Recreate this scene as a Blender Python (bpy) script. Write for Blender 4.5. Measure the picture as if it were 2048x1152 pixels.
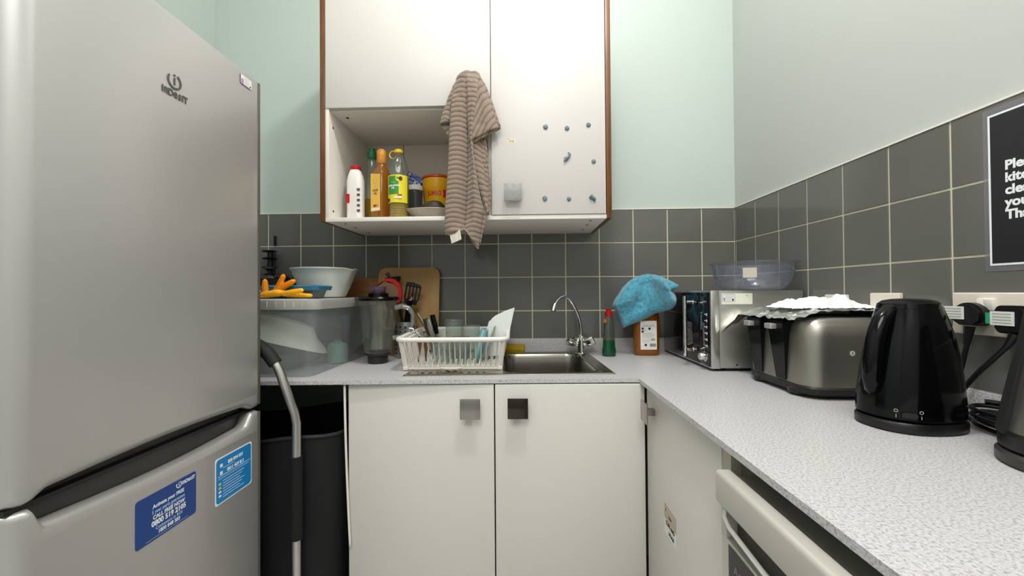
import bpy, bmesh, math, random
from mathutils import Vector, Matrix, noise
rnd = random.Random(7)
PI = math.pi
scene = bpy.context.scene
for o in list(bpy.data.objects):
    bpy.data.objects.remove(o)
COL = scene.collection

# ---------------------------------------------------------------- camera
cam_d = bpy.data.cameras.new('camera')
cam = bpy.data.objects.new('camera', cam_d)
COL.objects.link(cam)
R_ = Vector((0.99950717, 0.03052899, -0.00730647))
U_ = Vector((0.00762924, -0.01046926, 0.99991609))
W_ = Vector((-0.03044993, 0.99947905, 0.01069701))
M = Matrix((R_, U_, -W_)).transposed().to_4x4()
M.translation = Vector((-0.93452474, -1.83046988, 1.16532648))
cam.matrix_world = M
cam_d.sensor_fit = 'HORIZONTAL'
cam_d.sensor_width = 36.0
cam_d.lens = 815.51 / 2048 * 36.0
cam_d.clip_start = 0.02
scene.camera = cam

# ---------------------------------------------------------------- light and exposure
scene.view_settings.view_transform = 'Standard'
scene.view_settings.look = 'None'
scene.view_settings.gamma = 1
scene.view_settings.use_curve_mapping = False
scene.view_settings.exposure = 0.0
world = bpy.data.worlds.new('world')
scene.world = world
world.use_nodes = True
world.node_tree.nodes['Background'].inputs[0].default_value = (0.9, 0.95, 1.0, 1)
world.node_tree.nodes['Background'].inputs[1].default_value = 0.05
LAMP = (-0.78, -1.12, 2.93)
ld = bpy.data.lights.new('ceiling_bulb', 'POINT')
ld.energy = 45
ld.color = (1.0, 0.98, 0.97)
ld.shadow_soft_size = 0.06
lo = bpy.data.objects.new('ceiling_bulb', ld)
lo.location = LAMP
COL.objects.link(lo)
# soft overhead fill added behind the camera to lift the shade, no known lamp
ld2 = bpy.data.lights.new('rear_fill_light', 'AREA')
ld2.shape = 'RECTANGLE'
ld2.size = 1.2
ld2.size_y = 1.2
ld2.energy = 49
ld2.color = (1.0, 0.985, 0.985)
lo2 = bpy.data.objects.new('rear_fill_light', ld2)
lo2.location = (-1.15, -2.75, 3.05)
COL.objects.link(lo2)


# ---------------------------------------------------------------- materials
def lin(h):
    h = h.lstrip('#')
    out = []
    for i in (0, 2, 4):
        c = int(h[i:i + 2], 16) / 255
        out.append(c / 12.92 if c <= 0.04045 else ((c + 0.055) / 1.055) ** 2.4)
    return (*out, 1)


MATS = {}


def pm(name, col, rough=0.5, metal=0.0, bump=0.0, bscale=200.0, spec=0.5, alpha=1.0, trans=0.0, ior=1.45,
       var=0.0, vscale=8.0, coat=0.0, sheen=0.0, stretch=None, rvar=0.0):
    """principled material; var = brightness mottling, bump = fine noise relief"""
    if name in MATS:
        return MATS[name]
    m = bpy.data.materials.new(name)
    m.use_nodes = True
    nt = m.node_tree
    b = nt.nodes['Principled BSDF']
    c = lin(col) if isinstance(col, str) else col
    b.inputs['Base Color'].default_value = c
    b.inputs['Roughness'].default_value = rough
    b.inputs['Metallic'].default_value = metal
    b.inputs['Specular IOR Level'].default_value = spec
    b.inputs['Alpha'].default_value = alpha
    b.inputs['Transmission Weight'].default_value = trans
    b.inputs['IOR'].default_value = ior
    b.inputs['Coat Weight'].default_value = coat
    b.inputs['Coat Roughness'].default_value = 0.08
    b.inputs['Sheen Weight'].default_value = sheen
    tc = None
    if var or bump or rvar:
        tc = nt.nodes.new('ShaderNodeTexCoord')
        src = tc.outputs['Object']
        if stretch:
            mp = nt.nodes.new('ShaderNodeMapping')
            mp.inputs['Scale'].default_value = stretch
            nt.links.new(src, mp.inputs['Vector'])
            src = mp.outputs['Vector']
    if var:
        n = nt.nodes.new('ShaderNodeTexNoise')
        n.inputs['Scale'].default_value = vscale
        n.inputs['Detail'].default_value = 5
        nt.links.new(src, n.inputs['Vector'])
        r = nt.nodes.new('ShaderNodeValToRGB')
        r.color_ramp.elements[0].position = 0.3
        r.color_ramp.elements[1].position = 0.7
        r.color_ramp.elements[0].color = tuple(x * (1 - var) for x in c[:3]) + (1,)
        r.color_ramp.elements[1].color = tuple(min(1, x * (1 + var)) for x in c[:3]) + (1,)
        nt.links.new(n.outputs['Fac'], r.inputs['Fac'])
        nt.links.new(r.outputs['Color'], b.inputs['Base Color'])
    if rvar:
        n = nt.nodes.new('ShaderNodeTexNoise')
        n.inputs['Scale'].default_value = 6
        nt.links.new(src, n.inputs['Vector'])
        mr = nt.nodes.new('ShaderNodeMapRange')
        mr.inputs['To Min'].default_value = max(0, rough - rvar)
        mr.inputs['To Max'].default_value = rough + rvar
        nt.links.new(n.outputs['Fac'], mr.inputs['Value'])
        nt.links.new(mr.outputs['Result'], b.inputs['Roughness'])
    if bump:
        n = nt.nodes.new('ShaderNodeTexNoise')
        n.inputs['Scale'].default_value = bscale
        n.inputs['Detail'].default_value = 4
        nt.links.new(src, n.inputs['Vector'])
        bp = nt.nodes.new('ShaderNodeBump')
        bp.inputs['Strength'].default_value = bump
        bp.inputs['Distance'].default_value = 0.002
        nt.links.new(n.outputs['Fac'], bp.inputs['Height'])
        nt.links.new(bp.outputs['Normal'], b.inputs['Normal'])
    MATS[name] = m
    return m


def clear(name, col, body=0.12, rough=0.05, ior=1.45, bodycol=None, tint=None):
    """thin clear plastic or glass: transparent sheet + fresnel gloss + a little milky body"""
    if name in MATS:
        return MATS[name]
    m = bpy.data.materials.new(name)
    m.use_nodes = True
    nt = m.node_tree
    nt.nodes.clear()
    out = nt.nodes.new('ShaderNodeOutputMaterial')
    tr = nt.nodes.new('ShaderNodeBsdfTransparent')
    tr.inputs[0].default_value = lin(col)
    df = nt.nodes.new('ShaderNodeBsdfDiffuse')
    df.inputs[0].default_value = lin(bodycol or col)
    m1 = nt.nodes.new('ShaderNodeMixShader')
    m1.inputs[0].default_value = body
    nt.links.new(tr.outputs[0], m1.inputs[1])
    nt.links.new(df.outputs[0], m1.inputs[2])
    gl = nt.nodes.new('ShaderNodeBsdfGlossy')
    gl.inputs['Roughness'].default_value = rough
    lw = nt.nodes.new('ShaderNodeLayerWeight')      # symmetric fresnel, the same from both sides of the thin wall
    lw.inputs['Blend'].default_value = 0.5
    pw = nt.nodes.new('ShaderNodeMath')
    pw.operation = 'POWER'
    nt.links.new(lw.outputs['Facing'], pw.inputs[0])
    pw.inputs[1].default_value = 3.5
    ml = nt.nodes.new('ShaderNodeMath')
    ml.operation = 'MULTIPLY_ADD'
    nt.links.new(pw.outputs[0], ml.inputs[0])
    ml.inputs[1].default_value = 0.75
    ml.inputs[2].default_value = ((ior - 1) / (ior + 1)) ** 2 * 1.2
    m2 = nt.nodes.new('ShaderNodeMixShader')
    nt.links.new(ml.outputs[0], m2.inputs[0])
    nt.links.new(m1.outputs[0], m2.inputs[1])
    nt.links.new(gl.outputs[0], m2.inputs[2])
    nt.links.new(m2.outputs[0], out.inputs[0])
    MATS[name] = m
    return m


def speckle(name, c1, c2, c3, scale=260, rough=0.35):
    m = bpy.data.materials.new(name)
    m.use_nodes = True
    nt = m.node_tree
    b = nt.nodes['Principled BSDF']
    b.inputs['Roughness'].default_value = rough
    b.inputs['Specular IOR Level'].default_value = 0.4
    tc = nt.nodes.new('ShaderNodeTexCoord')
    n = nt.nodes.new('ShaderNodeTexNoise')
    n.inputs['Scale'].default_value = scale
    n.inputs['Detail'].default_value = 3
    n.inputs['Roughness'].default_value = 0.75
    nt.links.new(tc.outputs['Object'], n.inputs['Vector'])
    r = nt.nodes.new('ShaderNodeValToRGB')
    e = r.color_ramp.elements
    e[0].position = 0.36
    e[0].color = lin(c3)
    e[1].position = 0.46
    e[1].color = lin(c2)
    x = e.new(0.56)
    x.color = lin(c1)
    nt.links.new(n.outputs['Fac'], r.inputs['Fac'])
    nt.links.new(r.outputs['Color'], b.inputs['Base Color'])
    MATS[name] = m
    return m


def wood(name, c1, c2, scale=(2, 30, 30), rough=0.45, dist=6.0):
    m = bpy.data.materials.new(name)
    m.use_nodes = True
    nt = m.node_tree
    b = nt.nodes['Principled BSDF']
    b.inputs['Roughness'].default_value = rough
    tc = nt.nodes.new('ShaderNodeTexCoord')
    mp = nt.nodes.new('ShaderNodeMapping')
    mp.inputs['Scale'].default_value = scale
    nt.links.new(tc.outputs['Object'], mp.inputs['Vector'])
    n = nt.nodes.new('ShaderNodeTexNoise')
    n.inputs['Scale'].default_value = 1.5
    n.inputs['Detail'].default_value = 6
    n.inputs['Distortion'].default_value = dist / 4
    nt.links.new(mp.outputs['Vector'], n.inputs['Vector'])
    r = nt.nodes.new('ShaderNodeValToRGB')
    r.color_ramp.elements[0].position = 0.3
    r.color_ramp.elements[0].color = lin(c1)
    r.color_ramp.elements[1].position = 0.7
    r.color_ramp.elements[1].color = lin(c2)
    nt.links.new(n.outputs['Fac'], r.inputs['Fac'])
    nt.links.new(r.outputs['Color'], b.inputs['Base Color'])
    MATS[name] = m
    return m


def towel_mat(name, c1, c2, rows=42):
    m = bpy.data.materials.new(name)
    m.use_nodes = True
    nt = m.node_tree
    b = nt.nodes['Principled BSDF']
    b.inputs['Roughness'].default_value = 0.95
    b.inputs['Sheen Weight'].default_value = 0.3
    uv = nt.nodes.new('ShaderNodeTexCoord')
    sp = nt.nodes.new('ShaderNodeSeparateXYZ')
    nt.links.new(uv.outputs['UV'], sp.inputs[0])

    def math_(op, a, b_=None):
        x = nt.nodes.new('ShaderNodeMath')
        x.operation = op
        for i, v in enumerate((a, b_)):
            if v is None:
                continue
            if isinstance(v, (int, float)):
                x.inputs[i].default_value = v
            else:
                nt.links.new(v, x.inputs[i])
        return x.outputs[0]
    nz = nt.nodes.new('ShaderNodeTexNoise')
    nz.inputs['Scale'].default_value = 420
    nt.links.new(uv.outputs['Object'], nz.inputs['Vector'])
    nz2 = nt.nodes.new('ShaderNodeTexNoise')
    nz2.inputs['Scale'].default_value = 30
    nt.links.new(uv.outputs['Object'], nz2.inputs['Vector'])
    wob = math_('MULTIPLY', nz2.outputs['Fac'], 0.9)
    ph = math_('ADD', math_('MULTIPLY', sp.outputs['Y'], rows * 2 * PI), wob)
    s = math_('MULTIPLY', math_('ADD', math_('SINE', ph), 1.0), 0.5)
    s = math_('POWER', s, 0.5)
    v = math_('ADD', math_('MULTIPLY', s, 0.75), math_('MULTIPLY', nz.outputs['Fac'], 0.35))
    r = nt.nodes.new('ShaderNodeValToRGB')
    r.color_ramp.elements[0].position = 0.25
    r.color_ramp.elements[0].color = lin(c2)
    r.color_ramp.elements[1].position = 0.7
    r.color_ramp.elements[1].color = lin(c1)
    nt.links.new(v, r.inputs['Fac'])
    nt.links.new(r.outputs['Color'], b.inputs['Base Color'])
    bp = nt.nodes.new('ShaderNodeBump')
    bp.inputs['Strength'].default_value = 0.8
    bp.inputs['Distance'].default_value = 0.003
    nt.links.new(v, bp.inputs['Height'])
    nt.links.new(bp.outputs['Normal'], b.inputs['Normal'])
    MATS[name] = m
    return m


PAINT_B = pm('wall_paint_green', '#bdc9c2', 0.6, bump=0.12, bscale=120)
PAINT_R = pm('wall_paint_right', '#bcbfbb', 0.6, bump=0.12, bscale=120)
CEIL = pm('ceiling_paint', '#e6e6e0', 0.8)
FLOOR = pm('floor_vinyl', '#c9c6c6', 0.5, var=0.15, vscale=20)
TILE = pm('tile_glaze', '#686863', 0.13, bump=0.05, bscale=25, var=0.05, vscale=6, spec=0.5)
GROUT = pm('grout', '#d6cdb6', 0.85)
WHITE_MELA = pm('white_melamine', '#d0cbc6', 0.42, bump=0.05, bscale=300)
INNER_MELA = pm('inner_melamine', '#e9e4da', 0.5)
EDGE_W = pm('cabinet_edge', '#e6e1d6', 0.5)
BASE_MELA = pm('base_door_laminate', '#d6d1ca', 0.4, bump=0.05, bscale=300)
BROWN = wood('teak_panel', '#54300f', '#7a4a22', (40, 40, 3), 0.4)
WORK = speckle('speckled_laminate', '#cdcaca', '#bbb8b9', '#929091', 260)
STEEL = pm('brushed_steel', '#b9b6af', 0.28, 1.0, bump=0.05, bscale=150, stretch=(1, 1, 40))
SINKM = pm('sink_steel', '#9f9a92', 0.24, 1.0, bump=0.03, bscale=200, rvar=0.08)
CHROME = pm('chrome', '#d8d8d6', 0.06, 1.0)
SATIN = pm('satin_metal', '#a29d98', 0.24, 1.0, rvar=0.08)
ALU = pm('aluminium_tube', '#c4c2bd', 0.32, 1.0)
BLACK_G = pm('black_gloss', '#060607', 0.1, spec=0.28)
BLACK_S = pm('black_satin', '#131314', 0.35)
BLACK_M = pm('black_matt', '#161516', 0.7)
FABRIC_K = pm('black_fabric', '#0b0a0c', 0.75, bump=0.3, bscale=500, var=0.2, vscale=3)
FRIDGE = pm('fridge_silver', '#b3b1ae', 0.36, 0.4, bump=0.02, bscale=900, spec=0.6, coat=0.35)
FRIDGE_L = pm('fridge_lip', '#bfbdb6', 0.3, 0.4)
FRIDGE_D = pm('fridge_grip_grey', '#4b4843', 0.45, var=0.05)
WHITE_P = pm('white_plastic', '#e9e7de', 0.35)
CREAM_P = pm('cream_plastic', '#dcd6cb', 0.38)
WHITE_C = pm('white_ceramic', '#e2e4de', 0.15)
RED_P = pm('red_plastic', '#b3181b', 0.35)
RED_S = pm('red_silicone', '#c01d1f', 0.4)
GREEN_P = pm('green_cap', '#1f6b3b', 0.4)
YEL_P = pm('yellow_cap', '#d9b21d', 0.35)
INK = pm('dark_ink', '#20211f', 0.6)
INK_G = pm('grey_ink', '#8a8784', 0.6)
GREY_P = pm('grey_print', '#55524e', 0.4)
W_INK = pm('white_print', '#eef1f2', 0.5)
LB_INK = pm('pale_blue_print', '#bcd3ea', 0.5)
NAVY = pm('navy_sticker', '#123f86', 0.35)
SKY = pm('sky_blue_sticker', '#1781c4', 0.35)
PAPER = pm('label_paper', '#e4e3dc', 0.6)
CREAM_L = pm('cream_label', '#e6e6d4', 0.6)
LILAC = pm('lilac_print', '#a18fae', 0.6)
GLASS = clear('clear_glass', '#e9efec', 0.03, 0.02, 1.5)
GLASSJ = clear('jug_glass', '#eef1ef', 0.04, 0.03, 1.6, '#c8cec8')
CLEARP = clear('clear_plastic', '#e6e9ec', 0.10, 0.08, 1.45, '#b9c0cc')
BOXP = clear('frosted_box_plastic', '#f4f7f7', 0.22, 0.25, 1.4, '#dfe6e4')
BOWLP = clear('clear_bowl_plastic', '#f2f3f7', 0.09, 0.06, 1.4, '#a9adba')
TURQ = clear('turquoise_plastic', '#9fd8dc', 0.6, 0.1, 1.45, '#a9dde0')
TOWEL = towel_mat('waffle_towel', '#8c7a6b', '#695b4f', 36)
BLUEC = pm('blue_microfibre', '#4c98b0', 0.95, bump=1.0, bscale=350, var=0.35, vscale=90, sheen=0.5)
FOIL = pm('foil', '#e4e3df', 0.34, 1.0, bump=0.5, bscale=90)
TISSUE = pm('tissue_paper', '#f0f0ee', 0.9, bump=0.3, bscale=60)
GLOVE = pm('orange_rubber', '#f5940f', 0.4, bump=0.15, bscale=300)
GLOVE_Y = pm('yellow_rubber', '#fdb515', 0.4, bump=0.15, bscale=300)
BEECH = pm('bamboo_board', '#a37f4c', 0.55, var=0.1, vscale=30, stretch=(1, 1, 0.15))
BOARDW = wood('oak_board', '#6b4420', '#946132', (3, 20, 14), 0.5, 10)
SPONGE = pm('yellow_sponge', '#b99a24', 0.95, bump=1.0, bscale=400, var=0.12, vscale=90)


# ---------------------------------------------------------------- mesh builder
def frame(origin, right, up):
    r = Vector(right).normalized()
    u = Vector(up).normalized()
    n = r.cross(u)
    m = Matrix((r, u, n)).transposed().to_4x4()
    m.translation = Vector(origin)
    return m


def rotz(c, a):
    c = Vector(c)
    return Matrix.Translation(c) @ Matrix.Rotation(a, 4, 'Z') @ Matrix.Translation(-c)


def rring(cx, cy, z, rx, ry, n=32, e=2.0, rot=0.0):
    out = []
    for i in range(n):
        t = 2 * PI * i / n
        c, s = math.cos(t), math.sin(t)
        x = rx * math.copysign(abs(c) ** (2 / e), c)
        y = ry * math.copysign(abs(s) ** (2 / e), s)
        out.append(Vector((cx + x * math.cos(rot) - y * math.sin(rot), cy + x * math.sin(rot) + y * math.cos(rot), z)))
    return out


def roundrect(w, h, r, n=5, cx=0, cy=0):
    pts = []
    for (sx, sy, a0) in ((1, 1, 0), (-1, 1, 90), (-1, -1, 180), (1, -1, 270)):
        for i in range(n + 1):
            a = math.radians(a0 + 90 * i / n)
            pts.append((cx + sx * (w / 2 - r) + r * math.cos(a), cy + sy * (h / 2 - r) + r * math.sin(a)))
    return pts


class MB:
    def __init__(s):
        s.v, s.f, s.m, s.uv = [], [], [], {}

    def add(s, vs, fs, mat=0, T=None):
        b = len(s.v)
        s.v += [(T @ Vector(v)) if T is not None else Vector(v) for v in vs]
        for f in fs:
            s.f.append([b + i for i in f])
            s.m.append(mat)
        return b

    def bm(s, bm, mat=0, T=None):
        bm.verts.index_update()
        s.add([v.co.copy() for v in bm.verts], [[v.index for v in f.verts] for f in bm.faces], mat, T)
        bm.free()

    def box(s, x0, y0, z0, x1, y1, z1, mat=0, bev=0.0, T=None, seg=2):
        b = bmesh.new()
        bmesh.ops.create_cube(b, size=1)
        for v in b.verts:
            v.co = Vector((x0 if v.co.x < 0 else x1, y0 if v.co.y < 0 else y1, z0 if v.co.z < 0 else z1))
        if bev:
            bmesh.ops.bevel(b, geom=list(b.edges) + list(b.verts), offset=bev, segments=seg, affect='EDGES', profile=0.5)
        s.bm(b, mat, T)
        return s

    def loft(s, rings, mat=0, T=None, caps=(True, True), closed=True):
        n = len(rings[0])
        vs = [p for r in rings for p in r]
        fs = []
        for i in range(len(rings) - 1):
            for j in range(n if closed else n - 1):
                a, b_ = i * n + j, i * n + (j + 1) % n
                fs.append([a, b_, b_ + n, a + n])
        if caps[0]:
            fs.append(list(range(n))[::-1])
        if caps[1]:
            fs.append([(len(rings) - 1) * n + j for j in range(n)])
        s.add(vs, fs, mat, T)
        return s

    def lathe(s, prof, c=(0, 0), n=32, mat=0, T=None, caps=(True, True)):
        rings = [[Vector((c[0] + max(r, 1e-4) * math.cos(2 * PI * i / n), c[1] + max(r, 1e-4) * math.sin(2 * PI * i / n), z)) for i in range(n)] for r, z in prof]
        return s.loft(rings, mat, T, caps)

    def tube(s, pts, r, n=10, mat=0, T=None, closed=False, flat=1.0, caps=True):
        pts = [Vector(p) for p in pts]
        k = len(pts)
        rs = r if isinstance(r, (list, tuple)) else [r] * k
        rings = []
        up = None
        for i in range(k):
            if closed:
                d = pts[(i + 1) % k] - pts[i - 1]
            else:
                d = pts[min(i + 1, k - 1)] - pts[max(i - 1, 0)]
            d.normalize()
            if up is None:
                up = Vector((0, 0, 1)) if abs(d.z) < 0.9 else Vector((0, 1, 0))
            up = (up - d * up.dot(d)).normalized()
            sd = d.cross(up)
            rings.append([pts[i] + (sd * math.cos(2 * PI * j / n) + up * math.sin(2 * PI * j / n) * flat) * rs[i] for j in range(n)])
        if closed:
            rings.append(rings[0])
        return s.loft(rings, mat, T, (caps and not closed, caps and not closed))

    def prism(s, out, d0, d1, mat=0, T=None):
        n = len(out)
        vs = [(x, y, d0) for x, y in out] + [(x, y, d1) for x, y in out]
        fs = [list(range(n))[::-1], list(range(n, 2 * n))] + [[i, (i + 1) % n, (i + 1) % n + n, i + n] for i in range(n)]
        s.add(vs, fs, mat, T)
        return s

    def grid(s, fn, nu, nv, mat=0, T=None):
        vs = [fn(i / nu, j / nv) for j in range(nv + 1) for i in range(nu + 1)]
        fs = []
        uvs = []
        for j in range(nv):
            for i in range(nu):
                a = j * (nu + 1) + i
                fs.append([a, a + 1, a + nu + 2, a + nu + 1])
                uvs.append([(i / nu, j / nv), ((i + 1) / nu, j / nv), ((i + 1) / nu, (j + 1) / nv), (i / nu, (j + 1) / nv)])
        k = len(s.f)
        s.add(vs, fs, mat, T)
        for q, u in enumerate(uvs):
            s.uv[k + q] = u
        return s

    def text(s, txt, size, T, mat=0, align='CENTER', bold=0.0, ext=0.0002, sx=1.0, ay='CENTER'):
        cu = bpy.data.curves.new('lettering', 'FONT')
        cu.body = txt
        cu.size = size
        cu.align_x = align
        cu.align_y = ay
        cu.offset = bold
        cu.extrude = ext
        cu.resolution_u = 3
        ob = bpy.data.objects.new('lettering', cu)
        me = ob.to_mesh()
        T2 = T @ Matrix.Diagonal((sx, 1, 1, 1))
        s.add([v.co.copy() for v in me.vertices], [list(p.vertices) for p in me.polygons], mat, T2)
        ob.to_mesh_clear()
        bpy.data.objects.remove(ob)
        bpy.data.curves.remove(cu)
        return s

    def build(s, name, mats, parent=None, loc=None, ang=35, mods=None):
        me = bpy.data.meshes.new(name)
        off = Vector((0, 0, 0))
        if parent is not None:
            p = parent
            while p is not None:
                off += p.location
                p = p.parent
        elif loc is not None:
            off = Vector(loc)
        me.from_pydata([tuple(v - off) for v in s.v], [], s.f)
        mats = mats if isinstance(mats, (list, tuple)) else [mats]
        for m in mats:
            me.materials.append(m)
        me.polygons.foreach_set('material_index', s.m)
        if s.uv:
            ul = me.uv_layers.new(name='uv')
            for p in me.polygons:
                u = s.uv.get(p.index)
                if u:
                    for li, c in zip(p.loop_indices, u):
                        ul.data[li].uv = c
        bm = bmesh.new()
        bm.from_mesh(me)
        bmesh.ops.recalc_face_normals(bm, faces=bm.faces)
        bm.to_mesh(me)
        bm.free()
        if ang:
            me.polygons.foreach_set('use_smooth', [True] * len(me.polygons))
            me.set_sharp_from_angle(angle=math.radians(ang))
        me.update()
        o = bpy.data.objects.new(name, me)
        COL.objects.link(o)
        if parent is not None:
            o.parent = parent
        elif loc is not None:
            o.location = off
        return o


def tag(o, label, cat, group=None):
    o['label'] = label
    o['category'] = cat
    if group:
        o['group'] = group
    return o


def thing(name, label, cat, loc, group=None):
    o = bpy.data.objects.new(name, None)
    o.empty_display_size = 0.05
    COL.objects.link(o)
    o.location = loc
    return tag(o, label, cat, group)


def struct(o):
    o['kind'] = 'structure'
    return o


def solid(o, t, offset=0):
    m = o.modifiers.new('thickness', 'SOLIDIFY')
    m.thickness = t
    m.offset = offset
    return o


# ================================================================= THE ROOM
XL, YF, ZC = -2.355, -3.6, 3.1
struct(MB().box(XL - .1, 0, 0, .1, .1, ZC).build('wall_back', PAINT_B, ang=0))
struct(MB().box(0, YF, 0, .1, 0, ZC).build('wall_right', PAINT_R, ang=0))
struct(MB().box(XL - .1, YF, 0, XL, 0, ZC).build('wall_left', PAINT_B, ang=0))
struct(MB().box(XL - .1, YF - .1, 0, .1, YF, ZC).build('wall_front', PAINT_R, ang=0))
struct(MB().box(XL - .1, YF - .1, -.1, .1, .1, 0).build('floor', FLOOR, ang=0))
struct(MB().box(XL - .1, YF - .1, ZC, .1, .1, ZC + .1).build('ceiling', CEIL, ang=0))

T_ = .15
G2 = .0024
ROWS = [(.958, 1.083), (1.083, 1.233), (1.233, 1.383), (1.383, 1.5293)]
mb = MB()
mb.box(XL, -.0065, .95, 0, 0, 1.5293, 1)
mb.box(XL, -.0105, 1.5293, 0, 0, 1.5335, 2)
for k in range(16):
    x1 = -k * T_ - G2
    x0 = max(-(k + 1) * T_ + G2, XL + .002)
    if k == 0:
        x1 = -.0095
    for z0, z1 in ROWS:
        mb.box(x0, -.0085, z0 + G2, x1, -.003, z1 - (G2 if z1 < 1.52 else 0), 0, .0008, seg=1,
               T=rotz((x0, 0, 0), rnd.uniform(-.002, .002)))
struct(mb.build('trim_1', [TILE, GROUT, EDGE_W], ang=30))
mb = MB()
mb.box(-.0065, YF, .95, 0, 0, 1.5293, 1)
mb.box(-.0105, YF, 1.5293, 0, 0, 1.5335, 2)
for k in range(-1, 23):
    y1 = -(.0192 + k * T_) - G2
    y0 = -(.0192 + (k + 1) * T_) + G2
    if k == -1:
        y1 = -.009
    for z0, z1 in ROWS:
        mb.box(-.0085, y0, z0 + G2, -.003, y1, z1 - (G2 if z1 < 1.52 else 0), 0, .0008, seg=1,
               T=rotz((0, y0, 0), rnd.uniform(-.002, .002)))
struct(mb.build('trim_2', [TILE, GROUT, EDGE_W], ang=30))

# ceiling lamp (above the frame): rose, flex and bulb holder
t = thing('ceiling_lamp', 'bare ceiling lamp hanging above the worktop corner', 'lamp', (LAMP[0], LAMP[1], ZC - .001))
MB().lathe([(.05, ZC - .001), (.05, ZC - .02), (.02, ZC - .03)], LAMP[:2], 24).build('ceiling_rose', WHITE_P, t)
MB().tube([(LAMP[0], LAMP[1], ZC - .03), (LAMP[0], LAMP[1], ZC - .08)], .014, 12).build('bulb_holder', WHITE_P, t)

# ================================================================= WORKTOP
WZ = .9
WT = .012


def yf(x):
    return -.572 - (-.588 - x) * .0335 if x < -.588 else -.572


SA = math.radians(2.4)       # the sink sits slightly skewed, like the worktop front
mb = MB()


def slab(pts):
    n = len(pts)
    vs = [(x, y, WZ - WT) for x, y in pts] + [(x, y, WZ) for x, y in pts]
    mb.add(vs, [list(range(n))[::-1], list(range(n, 2 * n))] + [[i, (i + 1) % n, (i + 1) % n + n, i + n] for i in range(n)])


HX0, HX1 = -1.325, -.662


def hy0(x):
    return -.51 + (x + .648) * .042


slab([(XL, yf(XL)), (HX0, yf(HX0)), (HX0, 0), (XL, 0)])
slab([(HX0, yf(HX0)), (HX1, yf(HX1)), (HX1, hy0(HX1) + .02), (HX0, hy0(HX0) + .02)])
slab([(HX0, -.06), (HX1, -.06), (HX1, 0), (HX0, 0)])
slab([(HX1, yf(HX1)), (-.588, -.572), (-.588, 0), (HX1, 0)])
slab([(-.588, -.572), (-.588, -2.9), (0, -2.9), (0, 0), (-.588, 0)])
wt = mb.build('worktop', WORK, loc=(0, 0, 0), ang=0)
tag(wt, 'pale grey speckled laminate worktop running round the corner', 'worktop')
mb = MB()
mb.box(XL, -.012, WZ, 0, 0, .958, 0, .001)
mb.box(-.012, -2.9, WZ, 0, -.012, .958, 0, .001)
mb.build('upstand', WORK, wt)

# ================================================================= WALL CABINET
CX0, CX1, CZ0, CZ1, CY = -1.671, -.623, 1.426, 2.25, -.381
t = thing('wall_cabinet', 'white wall cupboard with brown wooden side panels and an open shelf compartment', 'cupboard', (-1.147, -.19, CZ0))
for x in (CX0, CX1 - .018):
    MB().box(x, CY, CZ0, x + .018, 0, CZ1, 0, .0008).build('side_panel', BROWN, t)
mb = MB()
mb.box(CX0 + .018, CY + .004, CZ0, CX1 - .018, -.002, 1.441, 0, .0005)           # bottom
mb.box(CX0 + .018, CY + .004, 1.441, -1.640, -.002, CZ1, 0, .0005)               # left inner side
mb.box(-1.062, CY + .02, 1.441, -1.046, -.002, CZ1, 0, .0005)                    # divider
mb.box(-.655, CY + .02, 1.441, -.641, -.002, CZ1, 0, .0005)                      # right inner side
mb.box(-1.64, CY + .02, 1.832, -1.062, -.012, 1.848, 0, .0005)                   # roof of the open part
mb.box(CX0 + .018, CY + .02, CZ1 - .016, CX1 - .018, -.002, CZ1, 0)
mb.build('carcass', INNER_MELA, t)
mb = MB()
mb.box(-1.64, -.012, 1.441, -1.476, -.003, 1.845, 0)
mb.box(-1.473, -.012, 1.441, -1.062, -.003, 1.845, 0)
mb.build('back_panel', pm('back_board', '#dcd4c6', 0.6), t)
mb = MB()
for (x, y, z) in ((-1.60, -.31, 1.8315), (-1.12, -.31, 1.8315)):
    mb.lathe([(.006, z), (.006, z - .001)], (x, y), 12)
for (x, y) in ((-1.60, -.33), (-1.60, -.24), (-1.60, -.10), (-.69, -.33), (-.69, -.24), (-.69, -.12), (-1.2, -.33)):
    mb.lathe([(.0055, CZ0 - .0001), (.0055, CZ0 - .001)], (x, y), 12)
for (y, z) in ((-.345, 1.47), (-.345, 1.78)):
    mb.lathe([(.004, 0), (.004, .001)], (0, 0), 12, 0, Matrix.Translation((-1.6399, y, z)) @ Matrix.Rotation(PI / 2, 4, 'Y'))
mb.build('screw_cap', INK, t)['kind'] = 'stuff'


def knob(mb, cx, cz, y, s=.061, stand=.024):
    mb.box(cx - s / 2, y - stand - .004, cz - s / 2, cx + s / 2, y - stand, cz + s / 2, 0, .0008)
    mb.box(cx - .009, y - stand, cz - .009, cx + .009, y, cz + .009, 0, .001)


d = MB().box(-1.6505, CY, 1.838, -1.0515, CY + .018, CZ1 - .001, 0, .0008).build('door', WHITE_MELA, t)
mb = MB()
knob(mb, -1.116, 1.895, CY)
mb.build('door_handle', SATIN, d)
d = MB().box(-1.0485, CY, 1.4425, -.6435, CY + .018, CZ1 - .001, 0, .0008).build('door', WHITE_MELA, t)
mb = MB()
knob(mb, -.973, 1.517, CY)
mb.build('door_handle', pm('dull_metal', '#959491', 0.5, 0.15, var=.12, vscale=60), d)

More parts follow.
